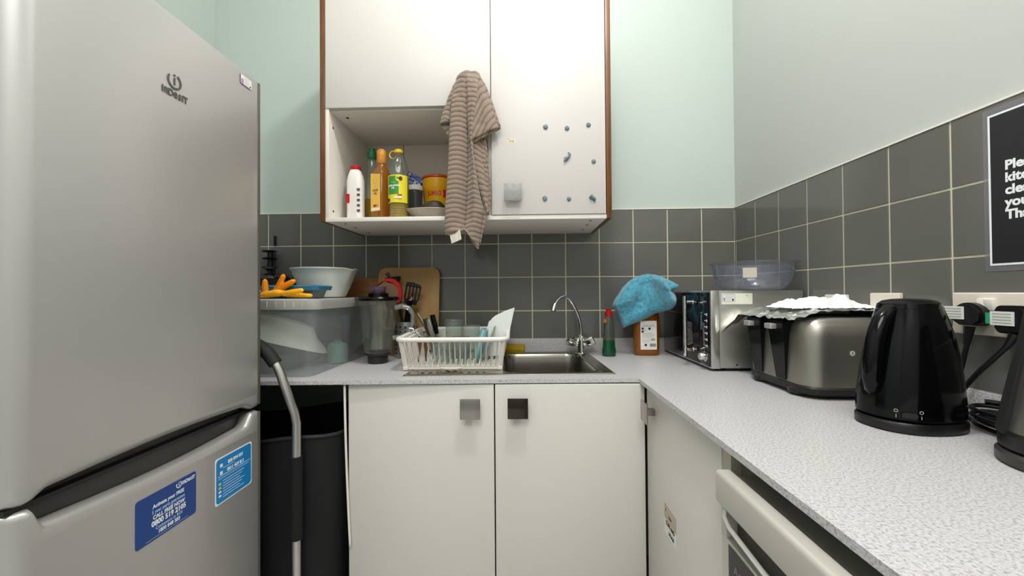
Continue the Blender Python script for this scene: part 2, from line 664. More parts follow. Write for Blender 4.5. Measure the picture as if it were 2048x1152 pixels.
# lumps of blue putty and a torn sticker on the tall door
PUTTY = pm('blue_putty', '#6c7e86', 0.8, bump=0.5, bscale=150, var=0.2, vscale=120)
places = [(-.855, 1.753, .0085, 'top left'), (-.779, 1.747, .008, 'top middle'), (-.703, 1.758, .008, 'top right'),
          (-.783, 1.638, .0075, 'centre, with a curled string'), (-.686, 1.627, .0075, 'right-hand end of the middle row'),
          (-.859, 1.498, .009, 'bottom left'), (-.774, 1.495, .0075, 'bottom middle'), (-.693, 1.499, .008, 'bottom right, pulled into a tail')]
for i, (x, z, r, w) in enumerate(places):
    mb = MB()
    n = 14
    rings = []
    for k, (q, dz) in enumerate(((1, 0), (1.02, .002), (.8, .004), (.35, .005))):
        rings.append([Vector((x + math.cos(2 * PI * j / n) * r * q * (1 + .28 * noise.noise(Vector((i * 3.1, j * .9, 0)))),
                              CY - .0002 - dz,
                              z + math.sin(2 * PI * j / n) * r * q * (1 + .28 * noise.noise(Vector((i * 5.7, 4, j * .9)))))) for j in range(n)])
    mb.loft(rings)
    if i == 3:
        mb.tube([(x + .002, CY - .004, z), (x + .01, CY - .006, z + .008), (x + .014, CY - .006, z + .014), (x + .012, CY - .005, z + .019), (x + .006, CY - .004, z + .021)], [.005, .004, .003, .002, .002], 8)
        mb.tube([(x, CY - .004, z), (x - .006, CY - .005, z - .009)], [.006, .004], 8)
    if i == 7:
        mb.tube([(x - .006, CY - .004, z + .005), (x + .005, CY - .005, z - .004), (x + .012, CY - .004, z - .008)], [.008, .006, .004], 8)
        mb.tube([(x + .003, CY - .003, z - .004), (x + .011, CY - .002, z - .019)], [.003, .001], 6)
    o = mb.build('adhesive_putty', PUTTY, loc=(x, CY, z))
    tag(o, f'grey-blue putty lump on the tall cupboard door, {w}', 'putty', 'putty lumps left on the tall cupboard door')
mb = MB()
mb.prism([(-.991, 1.704), (-.983, 1.700), (-.962, 1.700), (-.961, 1.713), (-.966, 1.710), (-.975, 1.708), (-.982, 1.711), (-.983, 1.717), (-.991, 1.716)], -CY + .0001, -CY + .0004,
         0, Matrix(((1, 0, 0, 0), (0, 0, -1, 0), (0, 1, 0, 0), (0, 0, 0, 1))))
F = frame((-.976, CY - .0006, 1.7045), (1, 0, 0), (0, 0, 1))
mb.text('ET US', .006, F, 1, bold=.0002)
mb.text('us', .005, frame((-.987, CY - .0006, 1.7135), (1, 0, 0), (0, 0, 1)), 1, bold=.0002)
tag(mb.build('torn_sticker', [pm('old_sticker', '#e2d4b0', .7), pm('brown_ink', '#5d5236', .7)], loc=(-.976, CY, 1.707)),
    'torn remains of a cream paper sticker on the tall cupboard door', 'sticker')

# ================================================================= BASE CABINETS
DY = -.585
t = thing('sink_cabinet', 'white double-door base cupboard under the sink with square metal handles', 'cupboard', (-1.03, -.3, 0))
mb = MB()
mb.box(-1.475, DY + .02, .1, -1.457, -.02, .887)
mb.box(-.585, DY + .02, .1, -.575, -.02, .887)
mb.box(-1.457, DY + .02, .1, -.585, -.02, .118)
mb.box(-1.457, -.03, .118, -.585, -.02, .7)
mb.box(-1.475, DY + .05, 0, -.575, DY + .066, .1)
mb.build('carcass', INNER_MELA, t)
for (x0, x1, kx, kz, hm) in ((-1.4795, -1.0305, -1.100, .816, 0), (-1.0265, -.5745, -.957, .818, 1)):
    d = MB().box(x0, DY, .105, x1, DY + .018, .8845, 0, .001).build('door', BASE_MELA, t)
    mb = MB()
    knob(mb, kx, kz, DY)
    mb.build('door_handle', SATIN if hm == 0 else pm('dark_polished_metal', '#4a443e', .12, 1.0), d)
mb = MB()
mb.grid(lambda u, v: (-1.492 + .016 * v ** 1.6 + .006 * u, -.592 + .003 * u, .886 - .50 * v), 2, 24)
solid(mb.build('edge_strip', EDGE_W, t), .0015)

t = thing('corner_cabinet', 'white single-door base cupboard on the right side of the corner', 'cupboard', (-.29, -.83, 0))
DX = -.570
mb = MB()
mb.box(DX + .02, -1.085, 0, -.02, -1.067, .887)
mb.box(DX + .02, -.60, .1, -.02, -.585, .887)
mb.box(DX + .02, -1.067, .1, -.02, -.60, .118)
mb.box(DX + .002, -1.087, 0, DX + .02, -1.058, .887)
mb.build('carcass', pm('carcass_edge', '#b4aea0', .5), t)
d = MB().box(DX, -1.055, .105, DX + .018, -.592, .8845, 0, .001).build('door', BASE_MELA, t)
mb = MB()
mb.box(DX - .030, -.690, .795, DX - .026, -.632, .853, 0, .0008)
mb.box(DX - .026, -.670, .815, DX, -.652, .833, 0, .001)
mb.build('door_handle', SATIN, d)
mb = MB()
mb.prism([(0, 0), (.084, 0), (.084, .074), (0, .074)], 0, .0003, 0, frame((DX - .0001, -.738, .535), (0, -1, 0), (0, 0, 1)))
F = lambda a, b: frame((DX - .0006, -.738 - a, .535 + b), (0, -1, 0), (0, 0, 1))
mb.box(DX - .0005, -.822, .572, DX - .0001, -.738, .609, 2)
mb.text('P', .010, F(.012, .060), 1, bold=.0002)
mb.text('lease', .010, F(.042, .053), 1, bold=.0004)
mb.text('CUPS AND', .014, F(.042, .030), 1, bold=.0007, sx=.9)
mb.text('MUGS', .013, F(.050, .011), 1, bold=.0005)
mb.build('paper_label', [PAPER, INK, pm('faded_tan', '#bcae98', .7)], d)

# under-counter appliance
t = thing('undercounter_fridge', 'silver-grey under-counter appliance with a long moulded door grip', 'appliance', (-.29, -1.42, 0))
AX = -.606
APP = pm('appliance_silver', '#c3bfb6', .35, .15)
APPD = pm('appliance_dark', '#45433e', .6)
MB().box(-.572, -1.75, .01, -.03, -1.118, .850, 0, .004).build('body', pm('appliance_body', '#77746c', .5), t)
dr = MB()
dr.box(AX + .006, -1.75, .03, -.574, -1.116, .752, 0, .002)
dr.box(AX + .006, -1.134, .752, -.574, -1.116, .80, 0, .001)
dr.box(AX + .006, -1.75, .752, -.574, -1.36, .80, 0, .001)
door = dr.build('door', APP, t)
MB().box(-.582, -1.36, .752, -.573, -1.134, .80).build('grip_recess', APPD, door)
MB().box(AX - .005, -1.76, .806, -.583, -1.116, .861, 0, .007, seg=4).build('top_bar', APP, t)
mb = MB()
mb.tube([(AX + .004, -1.134, .800), (AX + .002, -1.138, .788), (AX + .001, -1.156, .780), (AX + .001, -1.34, .765), (AX + .002, -1.36, .775)], .004, 8)
mb.build('grip_lip', pm('lip_silver', '#dcdad2', .25, .2), door)
mb = MB()
F = frame((AX + .0055, -1.142, .672), (0, -1, 0), (0, 0, 1))
mb.prism([(0, .02), (.01, .0), (.16, 0), (.16, .075), (0, .075)], 0, .0006, 0, F)
mb.text('A+', .02, F @ Matrix.Translation((.03, .045, .001)), 1)
mb.text('||||||', .014, F @ Matrix.Translation((.055, .03, .001)), 1)
mb.build('display_panel', [pm('purple_black', '#2a2327', .3), INK_G], door)

# ================================================================= FRIDGE FREEZER
t = thing('fridge_freezer', 'tall silver fridge-freezer with blue stickers on its lower door', 'fridge', (-1.99, -.985, 0))
MB().box(-2.31, -1.258, .01, -1.737, -.716, 1.755, 0, .004).build('cabinet', pm('fridge_side', '#8f8d88', .4, .3), t)
SEC = [(-1.737, -.713), (-1.682, -.713), (-1.677, -.716), (-1.675, -.722), (-1.675, -1.236), (-1.677, -1.243), (-1.683, -1.252), (-1.695, -1.261), (-1.712, -1.266), (-1.737, -1.268)]
SY = [(-1.268, -1.737), (-1.266, -1.712), (-1.261, -1.695), (-1.252, -1.683), (-1.243, -1.677), (-1.236, -1.675)]


def scoop(mb, ends, prof, zo, sg):
    """columns across the door face between a shaped edge (prof: y -> z) and the flat height zo"""
    ys = SY + [(y, -1.675) for y in (-1.232, -1.228, -1.222, -1.215, -1.205, -1.19, -1.16, -1.12, -1.06, -1.0, -.94, -.88, -.83, -.79, -.77, -.76, -.75, -.742, -.735, -.728, -.722)] + [(-.716, -1.677), (-.713, -1.682)]
    cols = []
    for y, x in ys:
        z = prof(y)
        xi = min(x, -1.706)
        cols.append([Vector((xi, y, zo)), Vector((xi, y, z)), Vector((x - .010, y, z)) if x > -1.70 else Vector((x, y, z)),
                     Vector((x - .002 if x > -1.70 else x, y, z - sg * .005)), Vector((x, y, z - sg * .013)), Vector((x, y, zo))])
    mb.loft(cols, caps=(True, True), closed=False)


def top_edge(y):
    e = max(0, min(1, (y + 1.236) / .014)) * max(0, min(1, (-.742 - y) / .022))
    return .8445 - (.030 + .011 * math.sin(PI * max(0, min(1, (y + 1.22) / .47)))) * e


def low_edge(y):
    e = max(0, min(1, (y + 1.240) / .022)) * max(0, min(1, (-.738 - y) / .03))
    return .8525 + (.013 + .008 * math.sin(PI * max(0, min(1, (y + 1.22) / .47)))) * e


mb = MB()
rings = []
for z, k in ((.889, .0), (1.752, .0), (1.758, -.001), (1.762, -.005)):
    rings.append([Vector((x + (k if x > -1.7 else 0), y, z)) for x, y in SEC])
mb.loft(rings, caps=(False, True))
scoop(mb, None, low_edge, .889, -1)
up = mb.build('upper_door', FRIDGE, t, ang=50)
mb = MB()
rings = []
for z in (.05, .789):
    rings.append([Vector((x, y, z)) for x, y in SEC])
mb.loft(rings, caps=(True, False))
scoop(mb, None, top_edge, .789, 1)
lod = mb.build('lower_door', FRIDGE, t, ang=50)
MB().box(-1.730, -1.250, .789, -1.7075, -.722, .884, 0, .001).build('grip_recess', FRIDGE_D, lod)
MB().box(-1.735, -1.260, .8447, -1.69, -.718, .8523).build('door_gasket', BLACK_S, t)
mb = MB()
for z0, z1 in ((.05, .84), (.86, 1.757)):
    mb.box(-1.735, -.7165, z0, -1.6738, -.7100, z1, 0, .001)
mb.build('door_edge_reflection', pm('edge_reflection_dark', '#57534b', .4), t)  # dark strips painted in for the darker reflection along the door's rounded edge


def arc_ring(mb, F, cx, cy, r, w, a0, a1, mat, n=26, d=.0004, sy=1.0):
    pts = [(cx + (r + w / 2) * math.cos(math.radians(a0 + (a1 - a0) * i / n)), cy + sy * (r + w / 2) * math.sin(math.radians(a0 + (a1 - a0) * i / n))) for i in range(n + 1)]
    pts += [(cx + (r - w / 2) * math.cos(math.radians(a1 + (a0 - a1) * i / n)), cy + sy * (r - w / 2) * math.sin(math.radians(a1 + (a0 - a1) * i / n))) for i in range(n + 1)]
    mb.prism(pts, 0, d, mat, F)


def ringlogo(mb, F, s, mat):
    """power-button ring with an i inside; s = outer radius"""
    arc_ring(mb, F, 0, 0, s * .88, s * .24, 70 - 320 + 35, 62, mat)
    mb.prism([(-s * .10, -s * .5), (s * .10, -s * .5), (s * .10, s * .45), (-s * .10, s * .45)], 0, .0004, mat, F)
    arc_ring(mb, F, 0, s * .72, s * .07, s * .14, 0, 360, mat, 14)


def unicase(mb, F, width, mat, bold):
    """the maker's word mark: small letters drawn as tall as the capitals"""
    ws = (.34, .72, .78, .72, .62, .34, .66)
    k = width / sum(ws)
    h = .27 * width * .78
    x = -width / 2
    for ch, w in zip('InDesIT', ws):
        low = ch.islower()
        mb.text(ch, (h / .52) if low else (h / .70), F @ Matrix.Translation((x + w * k / 2, -h / 2, 0)), mat, bold=bold, sx=(.74 if low else .95), ay='BOTTOM_BASELINE')
        x += w * k


FX = -1.6738
mb = MB()
F = frame((FX, -.991, 1.619), (0, 1, 0), (0, 0, 1))
ringlogo(mb, F, .0175, 0)
unicase(mb, frame((FX, -.990, 1.5915), (0, 1, 0), (0, 0, 1)), .065, 0, .0006)
mb.build('brand_logo', GREY_P, up)
mb = MB()
F = frame((FX, -.768, 1.733), (0, 1, 0), (0, 0, 1))
mb.prism(roundrect(.044, .026, .003), 0, .0004, 1, F)
mb.prism(roundrect(.0415, .0235, .002), 0, .0006, 0, F)
mb.prism([(-.0205, -.0115), (-.011, -.0115), (-.011, .001), (-.0205, .001)], 0, .0008, 1, F)
for i in range(5):
    mb.box(-.008, .007 - i * .0042, .0006, .014 - (i % 2) * .006, .0078 - i * .0042, .0008, 1, T=F)
mb.box(.013, -.010, .0006, .017, -.005, .0008, 2, T=F)
mb.build('inventory_sticker', [PAPER, LILAC, INK], up)
mb = MB()
F = frame((FX - .001, -1.0045, .7245), (0, 1, 0), (0, 0, 1)) @ Matrix.Identity(4)
mb.prism(roundrect(.143, .093, .006), 0, .0005, 0, F)
A = lambda x, y: F @ Matrix.Translation((x, y, .0006))
ringlogo(mb, A(.026, .036), .0068, 1)
unicase(mb, A(.051, .036), .034, 1, .0003)
mb.text('Activate your FREE', .0105, A(.002, .0195), 1, bold=.0002, sx=.9)
mb.text('5 year parts guarantee', .0100, A(.002, .0085), 2, sx=.86)
mb.text('CALL FREE NOW', .0110, A(.003, -.0025), 1, bold=.0003, sx=.9)
mb.text('0800 519 2105', .0145, A(.003, -.0145), 1, bold=.0005, sx=.93)
mb.text('Customers in ROI', .0095, A(.003, -.0255), 2, sx=.9)
mb.text('1800 848 583', .0105, A(.003, -.0350), 1, bold=.0002, sx=.9)
mb.box(-.05, -.0425, 0, .05, -.0419, .0001, 2, T=A(0, 0))
mb.build('helpline_sticker', [NAVY, W_INK, LB_INK], lod)
mb = MB()
F = frame((FX - .001, -.8115, .7135), (0, 1, 0), (0, 0, 1))
mb.prism(roundrect(.130, .112, .006), 0, .0005, 1, F)
mb.prism(roundrect(.124, .106, .009), 0, .0007, 0, F)
A = lambda x, y: F @ Matrix.Translation((x, y, .0008))
mb.text('800 894 051', .0115, A(.004, .036), 1, bold=.0003, sx=.95)
mb.text('0811 469 811', .0115, A(.004, .018), 1, bold=.0003, sx=.95)
for y in (.036, .018):
    mb.box(-.050, y - .004, 0, -.041, y + .004, .0001, 1, T=A(0, 0))
for i, (y, w, h) in enumerate(((.0275, .04, .0008), (.010, .1, .0012), (.0045, .092, .0008), (.026, .0, .0)) + tuple((-.004 - .0065 * i, .075 - .008 * (i % 3), .0011) for i in range(7))):
    if w:
        mb.box(-.040 if w < .09 else -.056, y, 0, -.040 + w, y + h * 1.6, .0001, 2, T=A(0, 0))
for i, mt in enumerate((3, 3, 1, 1)):
    mb.box(-.054, -.010 - i * .0095, 0, -.046, -.005 - i * .0095, .0001, mt, T=A(0, 0))
mb.build('service_sticker', [SKY, W_INK, LB_INK, pm('yellow_print', '#d8cf6a', .5)], lod)

# ================================================================= TROLLEY BAG IN THE GAP
t = thing('shopping_trolley', 'black fabric trolley bag with a bent aluminium tube handle beside the fridge', 'trolley bag', (-1.76, -.46, 0))
mb = MB()
rings = []
for z, gx in ((.06, .235), (.1, .25), (.4, .262), (.6, .268), (.735, .27)):
    rings.append([p + Vector((0, 0, (.02 * math.sin((p.x + 1.76) * 9) - .012) if z > .7 else 0)) + Vector((0, .006 * noise.noise(Vector((p.x * 9, z * 7, 0))), 0)) for p in rring(-1.765, -.455, z, gx, .195, 48, 5)])
inner = [[p + Vector((0, 0, 0)) for p in r] for r in ([Vector((x.x * .975 - 1.765 * .025, x.y * .975 - .455 * .025, x.z)) for x in rings[-1]], [Vector((x.x * .97 - 1.765 * .03, x.y * .97 - .455 * .03, .12)) for x in rings[0]])]
mb.loft(rings + inner, caps=(True, True))
mb.build('bag', FABRIC_K, t)
mb = MB()
mb.tube([(p.x, p.y, p.z) for p in rings[-1]], .006, 8, closed=True)
mb.build('rim_binding', pm('binding', '#1d1c1f', .6), t)
TY = -.676
left = [(-1.592, TY, .02), (-1.592, TY, .45), (-1.591, TY, .795), (-1.597, TY, .825), (-1.620, TY, .885), (-1.641, TY, .945), (-1.652, TY, .965)]
arch = [(-1.652, TY, .965), (-1.672, TY, .992), (-1.700, TY, 1.016), (-1.74, TY, 1.034), (-1.80, TY, 1.044), (-1.86, TY, 1.038), (-1.91, TY, 1.018), (-1.94, TY, .99), (-1.958, TY, .965)]
right = [(-1.958, TY, .965), (-1.97, TY, .945), (-1.99, TY, .885), (-2.013, TY, .825), (-2.018, TY, .795), (-2.018, TY, .02)]
MB().tube(left + arch[1:] + right[1:], .0125, 16).build('handle_tube', ALU, t)
MB().tube(arch, .0185, 18).build('foam_grip', BLACK_M, t)
MB().tube([(-1.592, TY, .70), (-1.592, TY, .465)], .0165, 16).build('fabric_sleeve', FABRIC_K, t)
for x in (-1.592, -2.018):
    MB().lathe([(.04, -.012), (.045, 0), (.04, .012)], (0, 0), 24, 0, Matrix.Translation((x, -.655, .046)) @ Matrix.Rotation(PI / 2, 4, 'Y')).build('wheel', BLACK_S, t)

# ================================================================= SINK AND TAP
SC = Vector((-.995, -.285, WZ))
ST = rotz(SC, SA)
sx0, sx1, sy0, sy1 = -1.337, -.652, -.524, -.036


def srect(x, y, x0, x1, y0, y1, r):
    cx, cy, hx, hy = (x0 + x1) / 2, (y0 + y1) / 2, (x1 - x0) / 2 - r, (y1 - y0) / 2 - r
    dx, dy = abs(x - cx) - hx, abs(y - cy) - hy
    return math.hypot(max(dx, 0), max(dy, 0)) + min(max(dx, dy), 0) - r


def sst(a, b, x):
    q = min(1, max(0, (x - a) / (b - a)))
    return q * q * (3 - 2 * q)


def sink_z(x, y):
    z = .9045
    d = srect(x, y, sx0, sx1, sy0, sy1, .008)
    z -= .004 * sst(-.005, 0, d)
    z -= .0025 * sst(-.010, -.016, d)                       # flat well inside the raised rim
    b = srect(x, y, -1.018, -.700, -.497, -.088, .055)
    z += .002 * (sst(-.004, .002, b) - sst(.002, .010, b))
    z -= .150 * sst(0, -.022, b)
    dd = srect(x, y, -1.31, -1.05, -.495, -.10, .02)
    if dd < 0:
        z -= .003 * sst(0, -.01, dd)
        z += .0035 * (.5 + .5 * math.cos((x + 1.31) * 2 * PI / .026)) * sst(-.01, -.03, dd)
    e = srect(x, y, -.690, -.664, -.46, -.16, .012)
    z += .0022 * sst(.0, -.006, e) - .0022 * sst(-.006, -.011, e)
    return z


mb = MB()
NX, NY = 274, 164
mb.grid(lambda u, v: (sx0 + (sx1 - sx0) * u, sy0 + (sy1 - sy0) * v, sink_z(sx0 + (sx1 - sx0) * u, sy0 + (sy1 - sy0) * v)), NX, NY, 0, ST)
sk = mb.build('kitchen_sink', SINKM, loc=SC, ang=60)
tag(sk, 'stainless steel inset sink with a drainer on the left side', 'sink')
mb = MB()
mb.lathe([(.024, .7542), (.022, .756), (.016, .7555)], (-.86, -.29), 28, 0, ST)
mb.build('drain_strainer', CHROME, sk)

t = thing('mixer_tap', 'chrome swan-neck mixer tap at the back of the sink', 'tap', (-.697, -.082, WZ))
mb = MB()
mb.lathe([(.021, .8985), (.021, .905), (.0165, .909), (.0155, .94), (.0165, .958), (.0165, .972), (.012, .978), (.012, .984), (.0095, .986)], (-.697, -.082), 28)
mb.build('tap_body', CHROME, t)
sp = [(-.695, -.082, .98), (-.697, -.083, 1.015), (-.702, -.088, 1.045), (-.711, -.096, 1.071), (-.722, -.104, 1.095), (-.736, -.115, 1.121), (-.752, -.127, 1.139), (-.771, -.140, 1.1475), (-.789, -.152, 1.142), (-.803, -.163, 1.130), (-.812, -.171, 1.114)]
MB().tube(sp, .0072, 14).build('spout', CHROME, t)
MB().tube([(-.811, -.170, 1.117), (-.8155, -.1745, 1.104), (-.819, -.178, 1.088)], [.0098, .0105, .0105], 16).build('spout_nozzle', CHROME, t)
for s, nm in ((-1, 'a'), (1, 'b')):
    mb = MB()
    ax = Vector((s * .86, -.12, .5)).normalized()
    z0 = Vector((-.697 + s * .013, -.083, .940))
    Tm = Matrix.Translation(z0) @ ax.to_track_quat('Z', 'Y').to_matrix().to_4x4()
    mb.lathe([(.008, 0), (.008, .01)], (0, 0), 16, 0, Tm)
    rings = []
    for zz_, rr in ((.008, .009), (.012, .014), (.024, .0175), (.040, .0195), (.046, .019), (.049, .014)):
        rings.append([Vector((rr * (1 + .16 * math.cos(3 * a)) * math.cos(a), rr * (1 + .16 * math.cos(3 * a)) * math.sin(a), zz_)) for a in [2 * PI * i / 36 for i in range(36)]])
    mb.loft(rings, 0, Tm)
    mb.build('tap_handle', CHROME, t)

# sponge on the back edge of the sink
mb = MB()
Tm = Matrix.Translation((-.985, -.062, .906)) @ Matrix.Rotation(math.radians(24), 4, 'X') @ Matrix.Rotation(-.08, 4, 'Z')
mb.box(-.049, -.022, .002, .049, .024, .030, 0, .004, T=Tm, seg=3)
tag(mb.build('sponge', SPONGE, loc=(-.985, -.062, .906)), 'worn yellow sponge on the back rim of the sink', 'sponge')

# ================================================================= CLEAR STORAGE BOX AND THINGS ON IT
t = thing('storage_box', 'large frosted plastic storage box with a white lid on the worktop', 'storage box', (-1.84, -.305, WZ))
B0 = (-2.08, -1.617, -.552, -.065)
B1 = (-2.10, -1.592, -.566, -.05)


def rr_ring(x0, x1, y0, y1, z, r=.03):
    return [Vector((x, y, z)) for x, y in roundrect(x1 - x0, y1 - y0, r, 5, (x0 + x1) / 2, (y0 + y1) / 2)]


mb = MB()
mb.loft([rr_ring(*B0, WZ + .001), rr_ring(B0[0] - .002, B0[1] + .002, B0[2] - .002, B0[3] + .002, WZ + .008), rr_ring(*B1, 1.118)], caps=(True, False))
mb.build('box_body', BOXP, t)
mb = MB()
L1 = (B1[0] - .01, B1[1] + .010, B1[2] - .010, B1[3] + .010)
mb.loft([rr_ring(*L1, 1.116, .035), rr_ring(L1[0] - .002, L1[1] + .002, L1[2] - .002, L1[3] + .002, 1.122, .035), rr_ring(*L1, 1.146, .035), rr_ring(L1[0] + .01, L1[1] - .01, L1[2] + .01, L1[3] - .01, 1.150, .03),
         rr_ring(L1[0] + .02, L1[1] - .02, L1[2] + .02, L1[3] - .02, 1.147, .03)])
for i in range(16):
    x = L1[0] + .06 + i * .028
    mb.box(x, L1[2] - .0035, 1.121, x + .002, L1[2], 1.143)
mb.build('box_lid', clear('frosted_lid', '#f8f8f4', .5, .2, 1.35, '#e4e2dc'), t)
LID = 1.1503
# what shows through the box
mb = MB()
q = Matrix.Translation((-1.825, -.36, 1.035)) @ Matrix.Rotation(math.radians(168), 4, 'X') @ Matrix.Rotation(math.radians(-14), 4, 'Y')
mb.lathe([(.05, -.045), (.10, -.035), (.125, 0), (.165, .03), (.175, .045), (.172, .046), (.12, .003), (.09, -.03)], (0, 0), 40, 0, q)
tag(mb.build('mixing_bowl', pm('milky_white', '#e2e4dc', .4), loc=(-1.80, -.36, 1.03)), 'milky white bowl tipped over inside the storage box', 'bowl')
mb = MB()
mb.loft([rr_ring(-1.99, -1.76, -.50, -.20, .904), rr_ring(-2.02, -1.73, -.53, -.17, .965, .04), rr_ring(-2.03, -1.72, -.535, -.165, .967, .04), rr_ring(-2.02, -1.73, -.53, -.17, .962, .04), rr_ring(-1.99, -1.76, -.50, -.20, .908)])
tag(mb.build('food_container', clear('pale_tub', '#eef3f1', .30, .1, 1.45, '#b9c4c2'), loc=(-1.87, -.35, .904)), 'clear food container at the bottom of the storage box', 'container')
mb = MB()
mb.lathe([(.034, .904), (.036, .91), (.036, .965), (.03, .975), (.012, .98), (.012, .986)], (-1.655, -.28), 28)
tag(mb.build('green_tub', pm('pale_green_plastic', '#7fa596', .4), loc=(-1.655, -.28, .904)), 'pale green tub standing inside the storage box', 'tub')
mb = MB()
mb.lathe([(.016, .904), (.016, 1.03), (.019, 1.035), (.019, 1.075), (.015, 1.08)], (-1.66, -.20), 24)
tag(mb.build('blue_flask', pm('slate_blue_plastic', '#3a4468', .4), loc=(-1.66, -.20, .904)), 'slim dark blue flask standing inside the storage box', 'flask')
mb = MB()
mb.lathe([(.001, 0), (.085, 0), (.12, .008), (.122, .011), (.08, .006), (.001, .006)], (0, 0), 36, 0, Matrix.Translation((-1.70, -.155, 1.03)) @ Matrix.Rotation(math.radians(82), 4, 'X'))
tag(mb.build('cake_cover', clear('lid_clear', '#eef2f2', .2, .05, 1.6, '#8e9a9b'), loc=(-1.70, -.155, .91)), 'round clear lid standing on edge inside the storage box', 'lid')

# white mixing bowl with pouring lip
t = thing('pouring_bowl', 'pale white plastic bowl with a pouring lip on the box lid', 'bowl', (-1.742, -.20, LID))
mb = MB()
cx, cy = -1.742, -.205
rings = []
for z, r in ((LID + .001, .074), (LID + .004, .080), (1.19, .096), (1.235, .113), (1.258, .121), (1.262, .126), (1.266, .1265), (1.267, .122), (1.262, .118), (1.235, .109), (1.19, .092), (LID + .007, .076)):
    ring = []
    for p in rring(cx, cy, z, r, r, 64):
        a = math.atan2(p.y - cy, p.x - cx)
        k = math.exp(-((a + .25) / .16) ** 2) * max(0, (z - 1.20) / .065)
        ring.append(Vector((cx + (p.x - cx) * (1 + .10 * k), cy + (p.y - cy) * (1 + .10 * k), p.z - .006 * k)))
    rings.append(ring)
mb.loft(rings)
mb.build('bowl_body', pm('pale_bowl', '#d8dbd2', .3), t)

# blue-lidded glass dish
t = thing('glass_dish', 'small glass dish with a teal blue lid behind the rubber gloves', 'food container', (-1.75, -.39, LID))
mb = MB()
mb.loft([rr_ring(-1.835, -1.665, -.432, -.352, LID + .001, .02), rr_ring(-1.845, -1.655, -.440, -.344, 1.184, .02)])
mb.build('dish_body', clear('dish_glass', '#aab3b2', .35, .05, 1.5, '#7c8684'), t)
mb = MB()
mb.loft([rr_ring(-1.856, -1.644, -.448, -.338, 1.178, .02), rr_ring(-1.858, -1.640, -.450, -.336, 1.192, .02), rr_ring(-1.85, -1.650, -.444, -.342, 1.196, .02)])
mb.build('dish_lid', pm('teal_lid', '#2b7391', .35), t)


# rubber gloves
def glove(fingers, palm, mat, loc, label):
    mb = MB()
    for pts, r in fingers:
        n = len(pts)
        rs = [r * (1.0 if i < n - 1 else .8) for i in range(n)]
        a, b_ = Vector(pts[-2]), Vector(pts[-1])
        tip = b_ + (b_ - a).normalized() * r * .7
        mb.tube(list(pts) + [tuple(tip)], rs + [r * .25], 12)
    for pts, rs, fl in palm:
        mb.tube(pts, rs, 16, flat=fl)
    o = mb.build('rubber_glove', mat, loc=loc, ang=0)
    rm = o.modifiers.new('join', 'REMESH')
    rm.mode = 'VOXEL'
    rm.voxel_size = .0022
    rm.use_smooth_shade = True
    sm = o.modifiers.new('smooth', 'SMOOTH')
    sm.iterations = 8
    sm.factor = .5
    return tag(o, label, 'glove', 'orange rubber gloves on the box lid')


GZ = LID + .003
glove([([(-1.735, -.50, GZ + .012), (-1.700, -.505, GZ + .018), (-1.668, -.508, GZ + .024)], .0100),
       ([(-1.735, -.485, GZ + .010), (-1.70, -.48, GZ + .008), (-1.655, -.475, GZ + .006)], .0085),
       ([(-1.735, -.47, GZ + .010), (-1.70, -.46, GZ + .008), (-1.672, -.458, GZ + .007)], .008)],
      [([(-1.815, -.50, GZ + .006), (-1.79, -.50, GZ + .011), (-1.755, -.495, GZ + .016), (-1.725, -.492, GZ + .014)], [.012, .018, .020, .012], .62)],
      GLOVE_Y, (-1.74, -.49, LID), 'yellow-orange rubber glove lying flat at the front of the box lid')
glove([([(-1.795, -.455, GZ + .012), (-1.773, -.457, GZ + .045), (-1.760, -.458, GZ + .074)], .0108),
       ([(-1.785, -.462, GZ + .014), (-1.752, -.462, GZ + .040), (-1.722, -.462, GZ + .056)], .0112),
       ([(-1.825, -.452, GZ + .014), (-1.828, -.452, GZ + .040), (-1.828, -.452, GZ + .058)], .0108)],
      [([(-1.835, -.46, GZ + .010), (-1.805, -.46, GZ + .012), (-1.77, -.462, GZ + .012)], [.010, .014, .012], .8)],
      GLOVE, (-1.80, -.46, LID), 'darker orange rubber glove with fingers sticking up on the box lid')


def crumple(name, c, rad, mat, label, cat, seed=0, sub=4, amp=.35, sc=2.2):
    b = bmesh.new()
    bmesh.ops.create_icosphere(b, subdivisions=sub, radius=1)
    for v in b.verts:
        n = noise.noise(v.co * sc + Vector((seed, 0, 0))) + .6 * abs(noise.noise(v.co * sc * 2.3 + Vector((seed, 3, 1)))) - .25 + .25 * abs(noise.noise(v.co * sc * 5))
        v.co *= 1 + amp * n
        v.co = Vector((v.co.x * rad[0], v.co.y * rad[1], max(v.co.z, -.55) * rad[2]))
    lo_ = min(v.co.z for v in b.verts)
    for v in b.verts:
        v.co.z -= lo_
    mb = MB()
    mb.bm(b, 0, Matrix.Translation(c))
    o = mb.build(name, mat, loc=c, ang=25)
    return tag(o, label, cat)


crumple('plastic_bag', (-1.885, -.49, LID), (.050, .032, .036), pm('white_film', '#e6e4e0', .35), 'crumpled white plastic bag beside the fridge on the box lid', 'bag', 3, 4, .4, 2.6)

